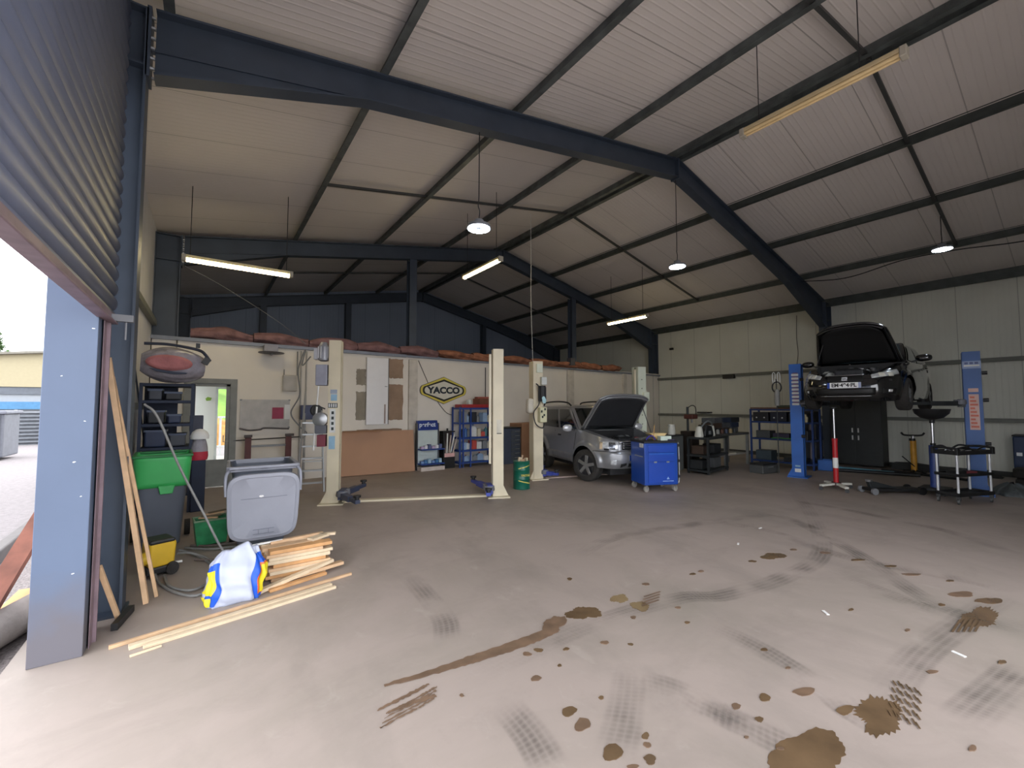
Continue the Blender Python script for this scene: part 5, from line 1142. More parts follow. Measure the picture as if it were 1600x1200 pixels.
for s_ in (-1,1):
    patch('headlamp', s_*.42, s_*.92, lambda u: .60+.075*u, lambda u: .66+.11*u**.7, LAMPG, .012)
    for (a,b) in ((.54,.64),(.68,.78)): patch('headlamp_bulb', s_*a, s_*b, lambda u: .635+.02*0, lambda u: .705, LAMPD, .018, 6)
    patch('fog_lamp', s_*.66, s_*.74, lambda u: .34, lambda u: .385, mat('fog_clear',(226,226,230),.1,.3), .014, 6)
    patch('bumper_recess', s_*.56, s_*.82, lambda u: .31, lambda u: .41, mat('recess_black',(12,12,13),.7), .006)
    for xa in (.78,-.32): G().beam(pt(xa,s_*.845,.3,.002),pt(xa,s_*.845,.93,.002),.006,.004).obj('door_gap', mat('gap_black',(8,8,8),.6), bl)
    side('door_handle', s_, -.2, -.02, lambda u: .80, lambda u: .835, BLKP, .03)
    mr = G(); mr.grid(lambda u,v: (.66+.09*math.cos(2*PI*u)*math.sin(PI*v)*.7, s_*.96+.12*math.cos(PI*v)*s_, 1.02+.07*math.sin(2*PI*u)*math.sin(PI*v)**.6), 20, 10, True)
    mo = mr.obj('door_mirror', BLKP, bl, smooth=180); G().beam((.66,s_*.78,.95),(.66,s_*.9,.99),.05,.03).obj('mirror_arm', BLACK, mo)
patch('grille', -.3, .3, lambda u: .545, lambda u: .665, mat('grille_mesh',(16,17,18),.5,noise=.3,scale=60), .010)
patch('grille_trim', -.32, .32, lambda u: .668, lambda u: .678, CHROME, .014, 16, 2)
patch('lower_grille', -.45, .45, lambda u: .29, lambda u: .42, mat('grille_mesh',(16,17,18),.5), .006)
patch('lower_trim', -.42, .42, lambda u: .262, lambda u: .272, CHROME, .012, 16, 2)
g = G()
for k in range(3): g.box((pt(2.02,0,.60,.0)[0]+.03,0,.572+k*.026),(.01,.085,.016),(0,0,0))
g.b2(pt(2.02,0,.60,.0)[0]+.025,pt(2.02,0,.60,.0)[0]+.034,-.045,-.03,.565,.6); g.b2(pt(2.02,0,.60,.0)[0]+.025,pt(2.02,0,.60,.0)[0]+.034,.03,.045,.595,.632)
g.obj('badge', CHROME, bl)
x_ = pt(2.02,0,.47,.02)[0]; plate(bl,(x_+.014,0,.475),PI/2,'EM·494·PL')
engine(bl,.98,1.75,.6,.86,mat('cap_grey_dark',(70,70,72),.5))
f = hood_panel(bl,.92,.97,1.40,.98,49,BLKP,mat('bonnet_black_inner',(12,13,14),.75),.06,.2,.16)
G().lathe([(.025,0),(.03,.015),(0,.03)],f(.12,.78),'Z',12).obj('bonnet_marker', WHITE, bl)
G().tube([(1.5,-.58,.86), f(.1,.6)],.008).obj('bonnet_stay', mat('stay_dark',(60,60,62),.5), bl)

yr = -.16
sticker(L3,hw3-.12,hw3+.12,2.34,2.48,yr,mat('plate_blue_grey',(130,150,190),.4),'name_plate'); sticker(L3,hw3-.1,hw3+.1,2.38,2.41,yr-.001,STW,'name_plate_line')
for k in range(3): sticker(L3,hw3-.09+k*.065,hw3-.045+k*.065,2.42,2.46,yr-.001,mat('plate_navy',(40,60,120),.4),'name_plate_mark')
sticker(L3,hw3-.06,hw3+.07,1.2,1.86,yr,mat('warning_pale',(206,170,160),.5),'warning_label'); sticker(L3,hw3-.06,hw3+.07,1.9,1.97,yr,mat('warning_pale',(206,170,160),.5),'warning_label')
for k in range(9): sticker(L3,hw3-.045,hw3+.055-(k%3)*.02,1.24+k*.068,1.275+k*.068,yr-.001,mat('warning_orange',(196,96,72),.5),'warning_line')
# ------------------------------------------------------------------ blue tool trolley and what lies on it
tt = thing('tool_trolley', 'bright blue wheeled tool trolley in front of the silver car', 'trolley', (7.26,5.25,0), -.45)
G().b2(-.345,.345,-.29,.29,.13,.93).obj('body', TBLUE, tt, bevel=.012)
G().b2(-.355,.355,-.3,.3,.93,.965).obj('top_mat', mat('trolley_top_black',(30,32,38),.6), tt, bevel=.006)
for (z0,z1) in ((.76,.9),(.585,.745),(.17,.57)): G().b2(-.27,.27,-.305,-.29,z0,z1).obj('drawer' if z0>.5 else 'door', mat('drawer_blue',(18,68,170),.35,noise=.04,coat=.3), tt, bevel=.006)
for x in (-.13,.13): G().b2(x-.03,x+.03,-.315,-.305,.555,.585).obj('latch', ALU, tt, bevel=.004)
G().b2(-.26,.26,-.312,-.305,.72,.735).obj('drawer_handle', mat('handle_light_blue',(50,110,200),.3), tt)
G().b2(-.352,-.345,-.22,.1,.66,.68).obj('side_rail', ALU, tt); G().b2(-.352,-.345,-.25,-.1,.84,.92).obj('side_label', STW, tt)
G().b2(.02,.24,-.308,-.305,.2,.212).obj('lower_lettering_line', mat('letter_light',(150,180,226),.5), tt)
G().prism([(.1,.24),(.16,.24),(.13,.29)],-.309,-.305,'XZ').obj('emblem_triangle', mat('letter_light',(150,180,226),.5), tt)
g = G(); g.tube(bez([(.35,-.2,.9),(.42,-.2,.88),(.42,-.2,.2),(.35,-.2,.18)]),.014); g.obj('push_rail', ALU, tt, smooth=60)
for z in (.85,.55,.25): G().b2(.35,.43,-.23,-.17,z,z+.05).obj('rail_bracket', BLACK, tt)
for sx in (-.3,.3):
    for sy in (-.25,.25):
        w_ = at(G().cyl((0,-.018,0),(0,.018,0),.055,n=20).obj('caster', mat('caster_grey',(150,146,140),.5), tt, smooth=40), (sx,sy,.055), .3)
        G().b2(-.02,.02,-.028,.028,.0,.08).obj('fork', ALU, w_)
top = .967
def on(t_, x, y, z=top, rz=0):
    c, s = math.cos(-.45), math.sin(-.45); return at(t_, (7.26+x*c-y*s, 5.25+x*s+y*c, z), rz-.45)
o = G().prism([(-.19,.13),(.2,.13),(.12,.05),(.06,.0),(-.02,.0),(-.08,.06)],-.1,.1,'XZ').obj('beige_funnel_tray', mat('beige_tray',(222,196,140),.5), bevel=.01); tag(on(o,.12,.12),'beige curved tray on the blue tool trolley','tray')
tag(on(G().b2(-.13,.1,-.06,.06,0,.085).obj('white_parts_box', mat('box_mint',(206,222,210),.5), bevel=.004),.2,-.1),'white and pale green box on the right of the blue trolley top','box')
tag(on(G().cyl((0,0,0),(.02,.0,.3),.006,n=8).obj('upright_screwdriver', mat('amber',(200,150,70),.4)),-.02,-.05),'thin rod standing upright on the blue tool trolley','tool')
tag(on(G().tube(bez([(-.14,0,.02),(-.08,0,.08),(.0,0,.09),(.05,0,.02)]),.014).obj('blue_spanner', mat('violet_tool',(50,40,140),.4)),-.1,-.16),'violet curved tool on the front of the blue trolley top','tool')
tag(on(G().beam((-.14,0,.02),(.1,0,.06),.04,.025).obj('torque_handle', ALU),-.2,-.02,top,.4),'silver jointed tool lying on the left of the blue trolley top','tool')
tag(on(G().beam((-.1,0,.02),(.08,0,.05),.05,.03).obj('black_pliers', BLACK),-.24,.1,top,-.5),'black tool lying on the far left of the blue trolley top','tool')
tag(on(G().b2(-.06,.06,-.03,.03,0,.03).obj('dark_tool_case', mat('case_purple',(40,34,66),.5), bevel=.004),.26,-.22),'small dark purple case on the right front of the blue trolley top','case')

# ------------------------------------------------------------------ benches on the right
sb = thing('shelf_bench', 'black steel bench with two open shelves right of the blue trolley', 'workbench', (10.28,5.83,0), .12)
for sx in (-.56,.56):
    for sy in (-.24,.24): G().b2(sx-.025,sx+.025,sy-.025,sy+.025,0,.86).obj('leg', DMETAL, sb)
for z in (.1,.46,.88): G().b2(-.6,.6,-.27,.27,z-.05,z).obj('shelf' if z<.8 else 'bench_top', DMETAL, sb, bevel=.004)
wk = thing('workbench', 'long workbench with bare metal legs against the right end of the black bench', 'workbench', (11.75,6.2,0), .0)
G().b2(-.8,.8,-.32,.32,.84,.9).obj('bench_top', mat('bench_dark_top',(72,72,70),.5), wk, bevel=.005)
for sx in (-.45,.76):
    for sy in (-.28,.28): G().b2(sx-.03,sx+.03,sy-.03,sy+.03,0,.84).obj('leg', mat('galvanised_leg',(134,136,134),.5,.4), wk)
G().b2(-.75,.76,-.28,.28,.3,.33).obj('lower_shelf', mat('shelf_light',(150,146,138),.6), wk)
gp = thing('grey_side_panel', 'plain dark grey panel cabinet between the blue trolley and the black bench', 'cabinet', (9.45,6.35,0), .1)
G().b2(-.3,.3,-.2,.2,.05,.9).obj('body', mat('panel_grey',(84,88,86),.6), gp, bevel=.005); G().b2(-.32,.32,-.22,.22,.9,.93).obj('top', BLACK, gp)
def bench_item(nm, g, m, x, y, z, lab, cat, rz=0, **k): return tag(at(g.obj(nm, m, **k),(x,y,z),rz),lab,cat)
JW = mat('jug_offwhite',(196,196,186),.5)
def jugm(nm,x,y,lab,rz):
    t = thing(nm,lab,'jug',(x,y,.885 if x>9.7 else .933),rz)
    G().lathe([(.09,0),(.1,.03),(.085,.2),(.09,.25)],n=24).obj('vessel', JW, t, smooth=40)
    G().prism([(-.085,.2),(-.15,.25),(-.08,.26)],-.03,.03,'XZ').obj('spout', JW, t, bevel=.006); G().tube(bez([(.09,0,.22),(.15,0,.18),(.14,0,.08),(.09,0,.05)]),.012).obj('handle', JW, t)
jugm('plastic_jug',9.45,6.3,'off-white plastic jug on the grey panel cabinet, left of the black machine',0)
mg = thing('bench_machine', 'black bench machine flanked by two white cylinders on the black bench', 'machine', (10.18,5.85,.882), .1)
G().lathe([(.1,0),(.105,.03),(.07,.24),(.05,.26)],(-.3,0,0),n=24).obj('white_guard', JW, mg, smooth=40); G().lathe([(.1,0),(.105,.03),(.08,.24),(.05,.27)],(.36,0,0),n=24).obj('white_guard', JW, mg, smooth=40)
G().prism([(-.2,0),(.26,0),(.26,.1),(.18,.26),(-.1,.3),(-.2,.14)],-.12,.12,'XZ').obj('body', BLACK, mg, bevel=.03)
G().tube(bez([(-.28,-.05,.25),(-.1,-.08,.36),(.05,-.08,.38),(.2,-.08,.34),(.34,-.05,.25)]),.018).obj('carry_handle', mat('handle_grey',(110,116,120),.4), mg, smooth=60); G().b2(-.04,.06,-.135,-.12,.06,.14).obj('plate', GREY, mg)
dr = thing('bench_drill', 'dark brown bench drill standing behind the black machine', 'drill', (10.45,6.42,.0), 0)
G().b2(-.18,.18,-.16,.16,0,.98).obj('stand_cabinet', mat('stand_brown_dark',(48,40,36),.6), dr, bevel=.01)
G().cyl((0,.05,.98),(0,.05,1.62),.03).obj('column', DMETAL, dr); G().b2(-.11,.14,-.16,.1,1.3,1.42).obj('head', mat('head_maroon',(84,44,36),.5), dr, bevel=.02); G().cyl((-.02,-.08,1.2),(-.02,-.08,1.3),.025).obj('chuck', GREY, dr)
G().tube(bez([(.02,.05,1.6),(.15,.0,1.66),(.3,.0,1.6),(.32,.0,1.4)]),.012).obj('drill_hose', BLACK, dr)
rd = random.Random(4)
nmc = [('black',(34,36,38)),('dark brown',(66,50,40)),('dark grey',(74,76,78)),('navy',(36,46,66))]
for lvl in range(3):
    for i in range(3):
        c, col = nmc[(lvl+i)%4]; x = 11.2+i*.5
        bench_item('parts_crate', G().b2(-.22,.22,-.18,.18,0,.135), mat('crate_'+c.replace(' ','_'),col,.6), x+.03*lvl, 6.25+.02*i, .902+lvl*.14, '%s crate, %s stack and %s level on the long workbench'%(c,['left','middle','right'][i],['lowest','middle','top'][lvl]),'crate', .05*math.sin(i+lvl), bevel=.01)
for i in range(5):
    c, col = nmc[i%4]
    bench_item('small_tin', G().lathe([(.04,0),(.045,.02),(.04,.1),(.02,.12)],n=14), mat('tin_%d'%i,[(150,150,146),(90,60,50),(60,70,90),(160,140,100),(50,52,54)][i],.5), 11.05+i*.22, 5.98, .902, 'small tin, %s along the front edge of the long workbench'%ordn[i],'tin', 0, smooth=40)
for i,(x,z,w_,h_,c) in enumerate(((9.95,.103,.4,.22,'black'),(10.5,.103,.4,.25,'dark grey'),(10.0,.463,.35,.2,'dark brown'),(10.52,.463,.4,.22,'black'))):
    bench_item('bench_box', G().b2(-w_/2,w_/2,-.15,.15,0,h_), mat('crate_'+c.replace(' ','_'),dict(nmc)[c],.6), x, 5.86, z+.002, '%s box, %s one on the %s shelf of the black bench'%(c,['left','right'][i%2],['bottom','middle'][i//2]),'box',.1, bevel=.01)
bench_item('pale_tray', G().b2(-.28,.28,-.1,.1,0,.03), mat('tray_pale',(186,180,164),.6), 11.6, 6.02, .332, 'pale flat tray on the lower shelf of the long workbench','tray')

RB = rack('blue_shelf_rack','dark blue shelf rack against the wall left of the blue lift post',12.75,5.05,-PI/2-.2*0,1.5,.5,1.56,(.16,.76,1.22,1.56),mat('rack_dark_blue',(30,56,110),.5))
for i,(z,yo,w_,h_,c,col) in enumerate(((1.222,.5,.4,.25,'black',(28,30,34)),(1.222,.05,.4,.26,'dark navy',(28,34,50)),(1.222,-.4,.4,.22,'black',(28,30,34)),(.762,.45,.36,.2,'dark grey',(66,70,72)),(.762,0,.4,.14,'purple',(52,44,70)),(.762,-.45,.36,.24,'black',(28,30,34)),(.162,.45,.4,.26,'slate',(60,72,80)),(.162,-.3,.5,.12,'black',(28,30,34)))):
    o = tag(at(G().b2(-w_/2,w_/2,-.18,.18,0,h_).obj('rack_case', mat('rc_'+c.replace(' ','_'),col,.5), bevel=.012),(12.7,5.05+yo,z+.001),PI/2),'%s case, %s on the %s shelf of the dark blue shelf rack'%(c,{0:'left',1:'centre',2:'right'}[[0,1,2,0,1,2,0,2][i]],'upper' if z>1.1 else 'middle' if z>.5 else 'bottom'),'case')
    if z > 1.1:
        for k in (-.1,.1): G().cyl((k,.18,.1),(k,.19,.1),.02,n=10).obj('round_knob', STW, o)
tag(at(G().tube(bez([(0,-.4,.01),(.02,-.2,.02),(-.02,0,.012),(.02,.2,.02),(0,.35,.01)]),.012).obj('green_cable', mat('cable_green',(70,150,60),.5)),(12.45,4.9,.77)),'bright green cable lying on the middle shelf of the dark blue rack','cable')
tag(at(G().box((0,0,.02),(1.3,.1,.04)).obj('rusty_bar', mat('bar_brown',(110,74,50),.7)),(12.75,5.25,1.562),PI/2),'brown bar lying on top of the dark blue shelf rack','bar')
tag(at(G().box((0,0,.05),(.9,.3,.1)).obj('olive_case', mat('case_olive',(62,70,56),.6), bevel=.01),(12.85,4.75,1.562),PI/2),'olive flat case on the right of the dark blue rack top','case')
tag(at(G().lathe([(.05,0),(.06,.12),(.03,.16),(.03,.2)],n=16).obj('gas_bottle', mat('bottle_beige',(206,196,160),.5), smooth=40),(12.42,4.42,1.225)),'cream bottle on the right end of the upper shelf by the blue lift post','bottle')
gb = thing('grey_floor_box', 'low dark grey box on the floor in front of the blue shelf rack', 'box', (11.25,4.95,0), -.15)
G().b2(-.3,.3,-.18,.18,0,.2).obj('body', mat('floorbox_grey',(70,72,72),.6), gb, bevel=.02); G().b2(-.29,.29,-.17,.17,.2,.24).obj('lid', BLACK, gb, bevel=.01); G().b2(-.1,.1,-.19,-.18,.14,.17).obj('handle', ALU, gb)
# hanging hose set at the post, wall bits
hh = thing('hanging_air_hose', 'looped black hose and grey spiral hung left of the blue lift post', 'hose', (11.32,4.62,0), -.8)
for x in (-.06,.05): G().tube(bez([(x-.02,0,2.2),(x-.03,0,2.4),(x,0,2.46),(x+.03,0,2.4),(x+.02,0,2.2)]),.012).obj('hook', STW, hh, smooth=60)
G().tube([(.1*math.cos(2*PI*k/24),0,2.1+.13*math.sin(2*PI*k/24)) for k in range(25)],.016).obj('black_loop', BLACK, hh, smooth=60)
G().lathe([(.05,1.65),(.06,1.75),(.06,1.98),(.04,2.05)],n=16).obj('grey_cylinder', mat('cyl_grey',(150,150,146),.5), hh, smooth=40)
G().tube([(.0,.02,1.7),(.0,.02,.02)],.012).obj('support_rod', DMETAL, hh); G().tube([(0,.02,1.7),(0,.02,2.3)],.012).obj('upper_rod', DMETAL, hh)
tag(G().tube(bez([(15.06,5.5,4.5),(15.05,5.52,3.8),(15.07,5.5,3.3),(15.06,5.56,2.8)]),.008,n=6).obj('wall_wire', CABLEB),'thin wire hanging down the right wall above the blue lift post','cable')
tag(G().box((15.04,9.95,3.92),(.08,.14,.08)).obj('wall_sensor', BLACK),'small black sensor high on the right wall near the far corner','sensor')
tag(G().box((14.97,7.65,2.68),(.14,.4,.14)).obj('girt_box', mat('girtbox',(44,44,42),.6), bevel=.01),'dark box fixed under the upper wall rail on the right wall','box')
tag(G().box((15.0,8.6,1.4),(.16,.5,.05)).obj('rail_tool', BLACK),'black tool lying on the lower wall rail at its far end','tool')
# cabinet behind the car
lc = thing('locker_cabinet', 'tall black double door locker under the raised hatchback', 'cabinet', (14.62,3.93,0), -PI/2)
G().b2(-.56,.56,-.25,.25,.05,1.98).obj('carcass', mat('locker_black',(30,33,34),.5), lc, bevel=.006)
for s_ in (-1,1):
    d_ = G().b2(min(s_*.01,s_*.55),max(s_*.01,s_*.55),-.27,-.25,.1,1.95).obj('door', mat('locker_door',(34,38,38),.45), lc, bevel=.004)
    for z in (.98,.78): G().b2(min(s_*.05,s_*.08),max(s_*.05,s_*.08),-.29,-.27,z-.06,z+.06).obj('handle', STW, d_)
tag(G().b2(13.55,13.62,3.0,4.1,0.0,.05).obj('light_blue_strip', mat('strip_blue',(96,150,170),.5)),'light blue strip lying on the floor before the black locker','strip')
cbx = thing('blue_crate', 'small bright blue plastic crate on the floor behind the blue lift post', 'crate', (13.0,4.2,0), .2)
for (a,b,c,d_) in ((-.2,.2,-.15,-.14),(-.2,.2,.14,.15),(-.2,-.19,-.15,.15),(.19,.2,-.15,.15)): G().b2(a,b,c,d_,0,.26).obj('side_wall', mat('crate_bright_blue',(30,92,170),.5), cbx)
G().b2(-.2,.2,-.15,.15,0,.01).obj('bottom', mat('crate_bright_blue',(30,92,170),.5), cbx)
om = thing('dark_machine', 'dark upright machine with pale hose between blue crate and black locker', 'machine', (13.7,4.75,0), 0)
G().b2(-.25,.25,-.2,.2,.05,1.2).obj('body', mat('machine_dark',(40,44,50),.5,noise=.3,scale=5), om, bevel=.03); G().b2(-.18,.18,-.22,-.2,.7,1.1).obj('panel', DNAVY, om)
G().tube(bez([(-.3,-.15,1.5),(-.34,-.1,1.1),(-.3,-.1,.6),(-.32,-.1,.2)]),.04).obj('pale_duct', mat('duct_grey',(110,104,110),.6), om, smooth=60); G().b2(-.2,.2,-.15,.15,1.2,1.5).obj('head', BLACK, om, bevel=.03)

# red transmission jack
tj = thing('transmission_jack', 'red transmission jack standing under the front of the raised hatchback', 'jack', (10.15,3.12,0), .3)
for a in (.5,2.4,3.6,5.6):
    d_ = Vector((math.cos(a),math.sin(a),0)); lg = G().beam(d_*.05+Vector((0,0,.11)), d_*.36+Vector((0,0,.09)),.07,.04).obj('leg', mat('jack_white',(206,206,196),.4), tj, bevel=.005)
    G().cyl(d_*.36+Vector((-.02,0,.035)),d_*.36+Vector((.02,0,.035)),.035,n=14).obj('caster', BLACK, lg, smooth=40)
G().cyl((0,0,.06),(0,0,.14),.08,n=20).obj('hub', mat('jack_dark',(60,34,34),.5), tj)
G().cyl((0,0,.12),(0,0,.95),.045,n=20).obj('cylinder', RED, tj, smooth=40); G().cyl((0,0,.95),(0,0,1.0),.05,n=20).obj('collar', RED, tj, smooth=40)
G().lathe([(.0465,.42),(.0465,.62)],n=20).obj('label', STW, tj); G().cyl((0,0,.95),(0,0,1.6),.018,n=14).obj('ram', CHROME, tj, smooth=40)
G().lathe([(.02,1.58),(.06,1.6),(.06,1.62)],n=16).obj('saddle', BLACK, tj); G().tube([(.05,0,.2),(.14,-.02,.16)],.012).obj('pedal', BLACK, tj)
# oil drainer
od = thing('oil_drainer', 'blue oil drainer with a wide black bowl on a tall pole under the car', 'oil drainer', (11.15,1.88,0), 0)
G().lathe([(.04,1.38),(.16,1.42),(.24,1.5),(.265,1.585),(.255,1.585),(.22,1.52),(.05,1.46)],n=32).obj('bowl', BLACK, od, smooth=40)
G().cyl((0,0,.9),(0,0,1.4),.025,n=14).obj('pole', CHROME, od, smooth=40); G().cyl((0,0,.86),(0,0,.94),.04).obj('clamp', BLACK, od); G().cyl((0,0,1.32),(0,0,1.39),.04).obj('bowl_neck', BLACK, od)
G().cyl((0,0,.12),(0,0,.9),.065,n=20).obj('tank_column', mat('drainer_blue',(44,66,130),.4), od, smooth=40)
g = G(); g.b2(-.25,.25,-.2,.2,.07,.12); g.obj('base', BLACK, od, bevel=.01)
for sx in (-.2,.2):
    for sy in (-.15,.15): G().cyl((sx-.015,sy,.035),(sx+.015,sy,.035),.035,n=14).obj('caster', BLACK, od, smooth=40)
# service cart
sx0, sy0 = 10.62, 1.43
sv2 = thing('service_cart', 'black three-shelf service cart with grey posts before the right lift post', 'cart', (sx0,sy0,0), -.38)
CW, CD = .84, .34
for z,h_ in ((.82,.07),(.46,.05),(.13,.06)):
    g = G(); g.b2(-CW/2,CW/2,-CD/2,CD/2,z,z+.02)
    for (a,b,c,d_) in ((-CW/2,CW/2,-CD/2,-CD/2+.02),(-CW/2,CW/2,CD/2-.02,CD/2),(-CW/2,-CW/2+.02,-CD/2,CD/2),(CW/2-.02,CW/2,-CD/2,CD/2)): g.b2(a,b,c,d_,z,z+h_)
    g.obj('tray', BLACK, sv2, bevel=.005)
for sx in (-1,1):
    for sy in (-1,1):
        x, y = sx*(CW/2-.03), sy*(CD/2-.03)
        for (z0,z1) in ((.17,.46),(.5,.82)): G().cyl((x,y,z0),(x,y,z1),.018,n=14).obj('post', mat('cart_post',(200,202,206),.35,.3), sv2, smooth=40)
        w_ = at(G().cyl((0,-.015,0),(0,.015,0),.05,n=18).obj('caster', mat('caster_dark',(70,72,72),.5), sv2, smooth=40),(x,y,.05),.4); G().b2(-.02,.02,-.025,.025,.02,.09).obj('fork', BLACK, w_)
for sy in (-1,1): G().tube(bez([(-CW/2-.02,sy*CD/2,.93),(-CW/4,sy*CD/2,.95),(0,sy*CD/2,.89),(CW/4,sy*CD/2,.95),(CW/2+.02,sy*CD/2,.93)]),.015).obj('top_rail', BLACK, sv2, smooth=60)
for sx in (-1,1):
    G().tube([(sx*(CW/2+.02),-CD/2,.93),(sx*(CW/2+.04),0,.94),(sx*(CW/2+.02),CD/2,.93)],.018).obj('push_handle', BLACK, sv2, smooth=60)
    for sy in (-1,1): G().b2(sx*CW/2-.03,sx*CW/2+.03,sy*CD/2-.02,sy*CD/2+.02,.82,.94).obj('corner_block', BLACK, sv2, bevel=.006)
def cart(t_, x, y, z, rz=0):
    c, s = math.cos(-.43), math.sin(-.43); return at(t_, (sx0+x*c-y*s, sy0+x*s+y*c, z), rz-.43)
tag(cart(G().grid(lambda u,v:(-.14+.28*u,-.08+.16*v,.02+.02*math.sin(9*u+5*v)+.015*math.sin(14*v)),14,10).obj('crumpled_foil', CHROME, solid=.004, smooth=60),-.17,0,.85),'crumpled shiny foil on the left of the cart top tray','foil')
tag(cart(G().b2(-.16,.16,-.05,.05,0,.03).obj('white_strip_tool', WHITE, bevel=.006),.16,0,.842),'white flat tool on the right of the cart top tray','tool')
tag(cart(G().b2(-.07,.07,-.05,.05,0,.05).obj('grey_tool_head', GREY, bevel=.01),.0,.06,.842),'small grey tool in the middle of the cart top tray','tool')
tag(cart(G().b2(-.12,.12,-.06,.06,0,.04).obj('red_flat_tool', mat('tool_dull_red',(130,60,66),.5), bevel=.008),.1,0,.482),'dull red flat tool on the middle cart tray','tool')
tag(cart(G().b2(-.12,.12,-.08,.08,0,.06).obj('black_tool_roll', BLACK, bevel=.02),-.16,0,.482),'black tool roll on the middle cart tray','tool roll')
# support stand with fork head
ys = thing('support_stand', 'yellow hydraulic support stand with a forked black head by the right wall', 'stand', (14.2,2.75,0), -1.1)
G().cyl((0,0,.05),(0,0,.8),.06,n=20).obj('yellow_cylinder', mat('stand_yellow',(206,150,50),.5), ys, smooth=40); G().cyl((0,0,.8),(0,0,.9),.03).obj('ram', CHROME, ys, smooth=40)
G().cyl((-.02,-.02,.78),(-.02,-.02,.84),.06).obj('collar', BLACK, ys); G().tube(bez([(-.22,0,.98),(-.16,0,.92),(0,0,.91),(.16,0,.92),(.22,0,.98)]),.022).obj('fork_head', BLACK, ys, smooth=60)
for a in (.3,2.2,4.2,5.4): G().beam((0,0,.06),(.24*math.cos(a),.24*math.sin(a),.03),.05,.04).obj('foot', BLACK, ys)
G().tube([(0,-.05,.15),(-.25,-.12,.4)],.012).obj('pump_lever', BLACK, ys)
# low clutter by the wall
fj = thing('trolley_jack', 'long low black trolley jack on the floor left of the service cart', 'jack', (10.55,2.35,0), -.62)
G().b2(-.5,.45,-.13,.13,.05,.11).obj('frame', BLACK, fj, bevel=.02); G().prism([(-.45,.1),(.1,.1),(-.35,.22),(-.5,.24)],-.04,.04,'XZ').obj('lift_arm', DMETAL, fj, bevel=.01)
G().lathe([(.05,.22),(.06,.26)],(-.46,0,0),n=16).obj('saddle', ALU, fj)
for sx,r in ((-.48,.06),(.4,.07)):
    for sy in (-.15,.15): G().cyl((sx,sy-.02,r),(sx,sy+.02,r),r,n=18).obj('wheel', GREY if sx<0 else BLACK, fj, smooth=40)
rb_ = thing('black_rubber_ramp','long black ramp lying on the floor along the right wall','ramp',(14.72,2.3,0),PI/2)
G().prism([(-.95,0),(.95,0),(.95,.16),(.6,.18),(-.8,.05)],-.2,.2,'XZ').obj('ramp_body', mat('ramp_black',(36,38,38),.7), rb_, bevel=.01); G().b2(-.8,.95,-.22,-.19,.0,.06).obj('edge_rail', DMETAL, rb_)
for i,(x,y,z,rz,lab) in enumerate(((13.2,.75,.0,.3,'black car tyre lying flat on the floor right of the service cart'),(13.25,.78,.205,.9,'black car tyre stacked on another right of the service cart'))):
    tag(at(G().lathe([(.19,.02),(.27,0),(.31,.03),(.315,.1),(.31,.17),(.27,.2),(.19,.18),(.185,.1),(.19,.02)],n=36,cap=False).obj('spare_tyre', RUBBER, smooth=45),(x,y,z),rz),lab,'tyre')
gs = thing('grey_tarpaulin_heap','crumpled dark grey tarpaulin heap on the floor at the right edge','tarpaulin',(12.35,1.02,0),0)
G().grid(lambda u,v:((.36*(1-v**2*.8)+.03*math.sin(9*2*PI*u))*math.cos(2*PI*u)*1.15,(.26*(1-v**2*.8)+.02*math.sin(7*2*PI*u+3*v))*math.sin(2*PI*u),.30*v+.03*math.sin(5*2*PI*u+6*v)*v),60,16,True).obj('heap', mat('tarp_grey',(84,90,92),.6,noise=.3,scale=6,bump=.6), gs, smooth=180)
mc = thing('blue_compressor_cabinet','dark blue boxy cabinet at the right edge against the wall','cabinet',(14.75,.72,0),0)
G().b2(-.3,.3,-.5,.45,.14,.97).obj('body', mat('cab_deep_blue',(26,48,84),.5), mc, bevel=.02); G().b2(-.31,.31,-.51,.46,.97,1.0).obj('top', BLACK, mc, bevel=.01)
G().b2(-.33,-.3,.32,.4,.55,.62).obj('lock', ALU, mc)
for sy in (-.4,.36): G().cyl((-.2,sy,.07),(.2,sy,.07),.07,n=16).obj('wheel', BLACK, mc, smooth=40)
for i,(p0,p1,r,lab) in enumerate((((13.5,1.6,.03),(13.9,3.3,.03),.03,'thin black pipe lying on the floor before the yellow support stand'),((12.9,3.9,.04),(13.4,2.5,.04),.04,'black bar lying on the floor under the raised hatchback'))):
    tag(G().cyl(p0,p1,r,n=12).obj('floor_pipe', BLACK, smooth=40),lab,'pipe')

# ------------------------------------------------------------------ stains and marks on the floor
OIL = mat('oil_stain', (104,84,62), .25, noise=.25, scale=5, spec=.6)
WET = mat('wet_stain', (112,90,72), .5, noise=.25, scale=9)
names = ['large','jagged','wide','medium','small','tiny']
big_lab = ['large brown oil puddle at the bottom edge of the photo','jagged dark oil puddle with tyre prints near the lower right','wide dark oil puddle at the right with streaked lower edge','oval brown puddle right of the long oil streak','small shiny puddle above the oval brown one','small shiny puddle with tyre prints right of its twin','oval dark puddle alone in the middle right of the floor']
DROPN = {}; DRANK = {}
def _key(x,y,rx):
    near = 'by the battens' if x < 1.2 else 'near the long streak' if (x < 2.9 and y > 1.6) else 'near the bottom edge' if y < 1.1 and x < 3.2 else 'near the wide puddle' if x > 3.6 and y < 1.1 else 'towards the lifts' if x > 4.2 else 'in mid floor'
    return near, ('tiny' if rx < .035 else 'small' if rx < .055 else 'medium')
_gr = {}
for i,q in enumerate(SPOTS):
    if i >= 7: _gr.setdefault(_key(q[0],q[1],q[2]),[]).append((q[0]*math.sin(YAW)+q[1]*math.cos(YAW),i))
for v in _gr.values():
    for r_,(d_,i) in enumerate(sorted(v)): DRANK[i] = min(r_,13)
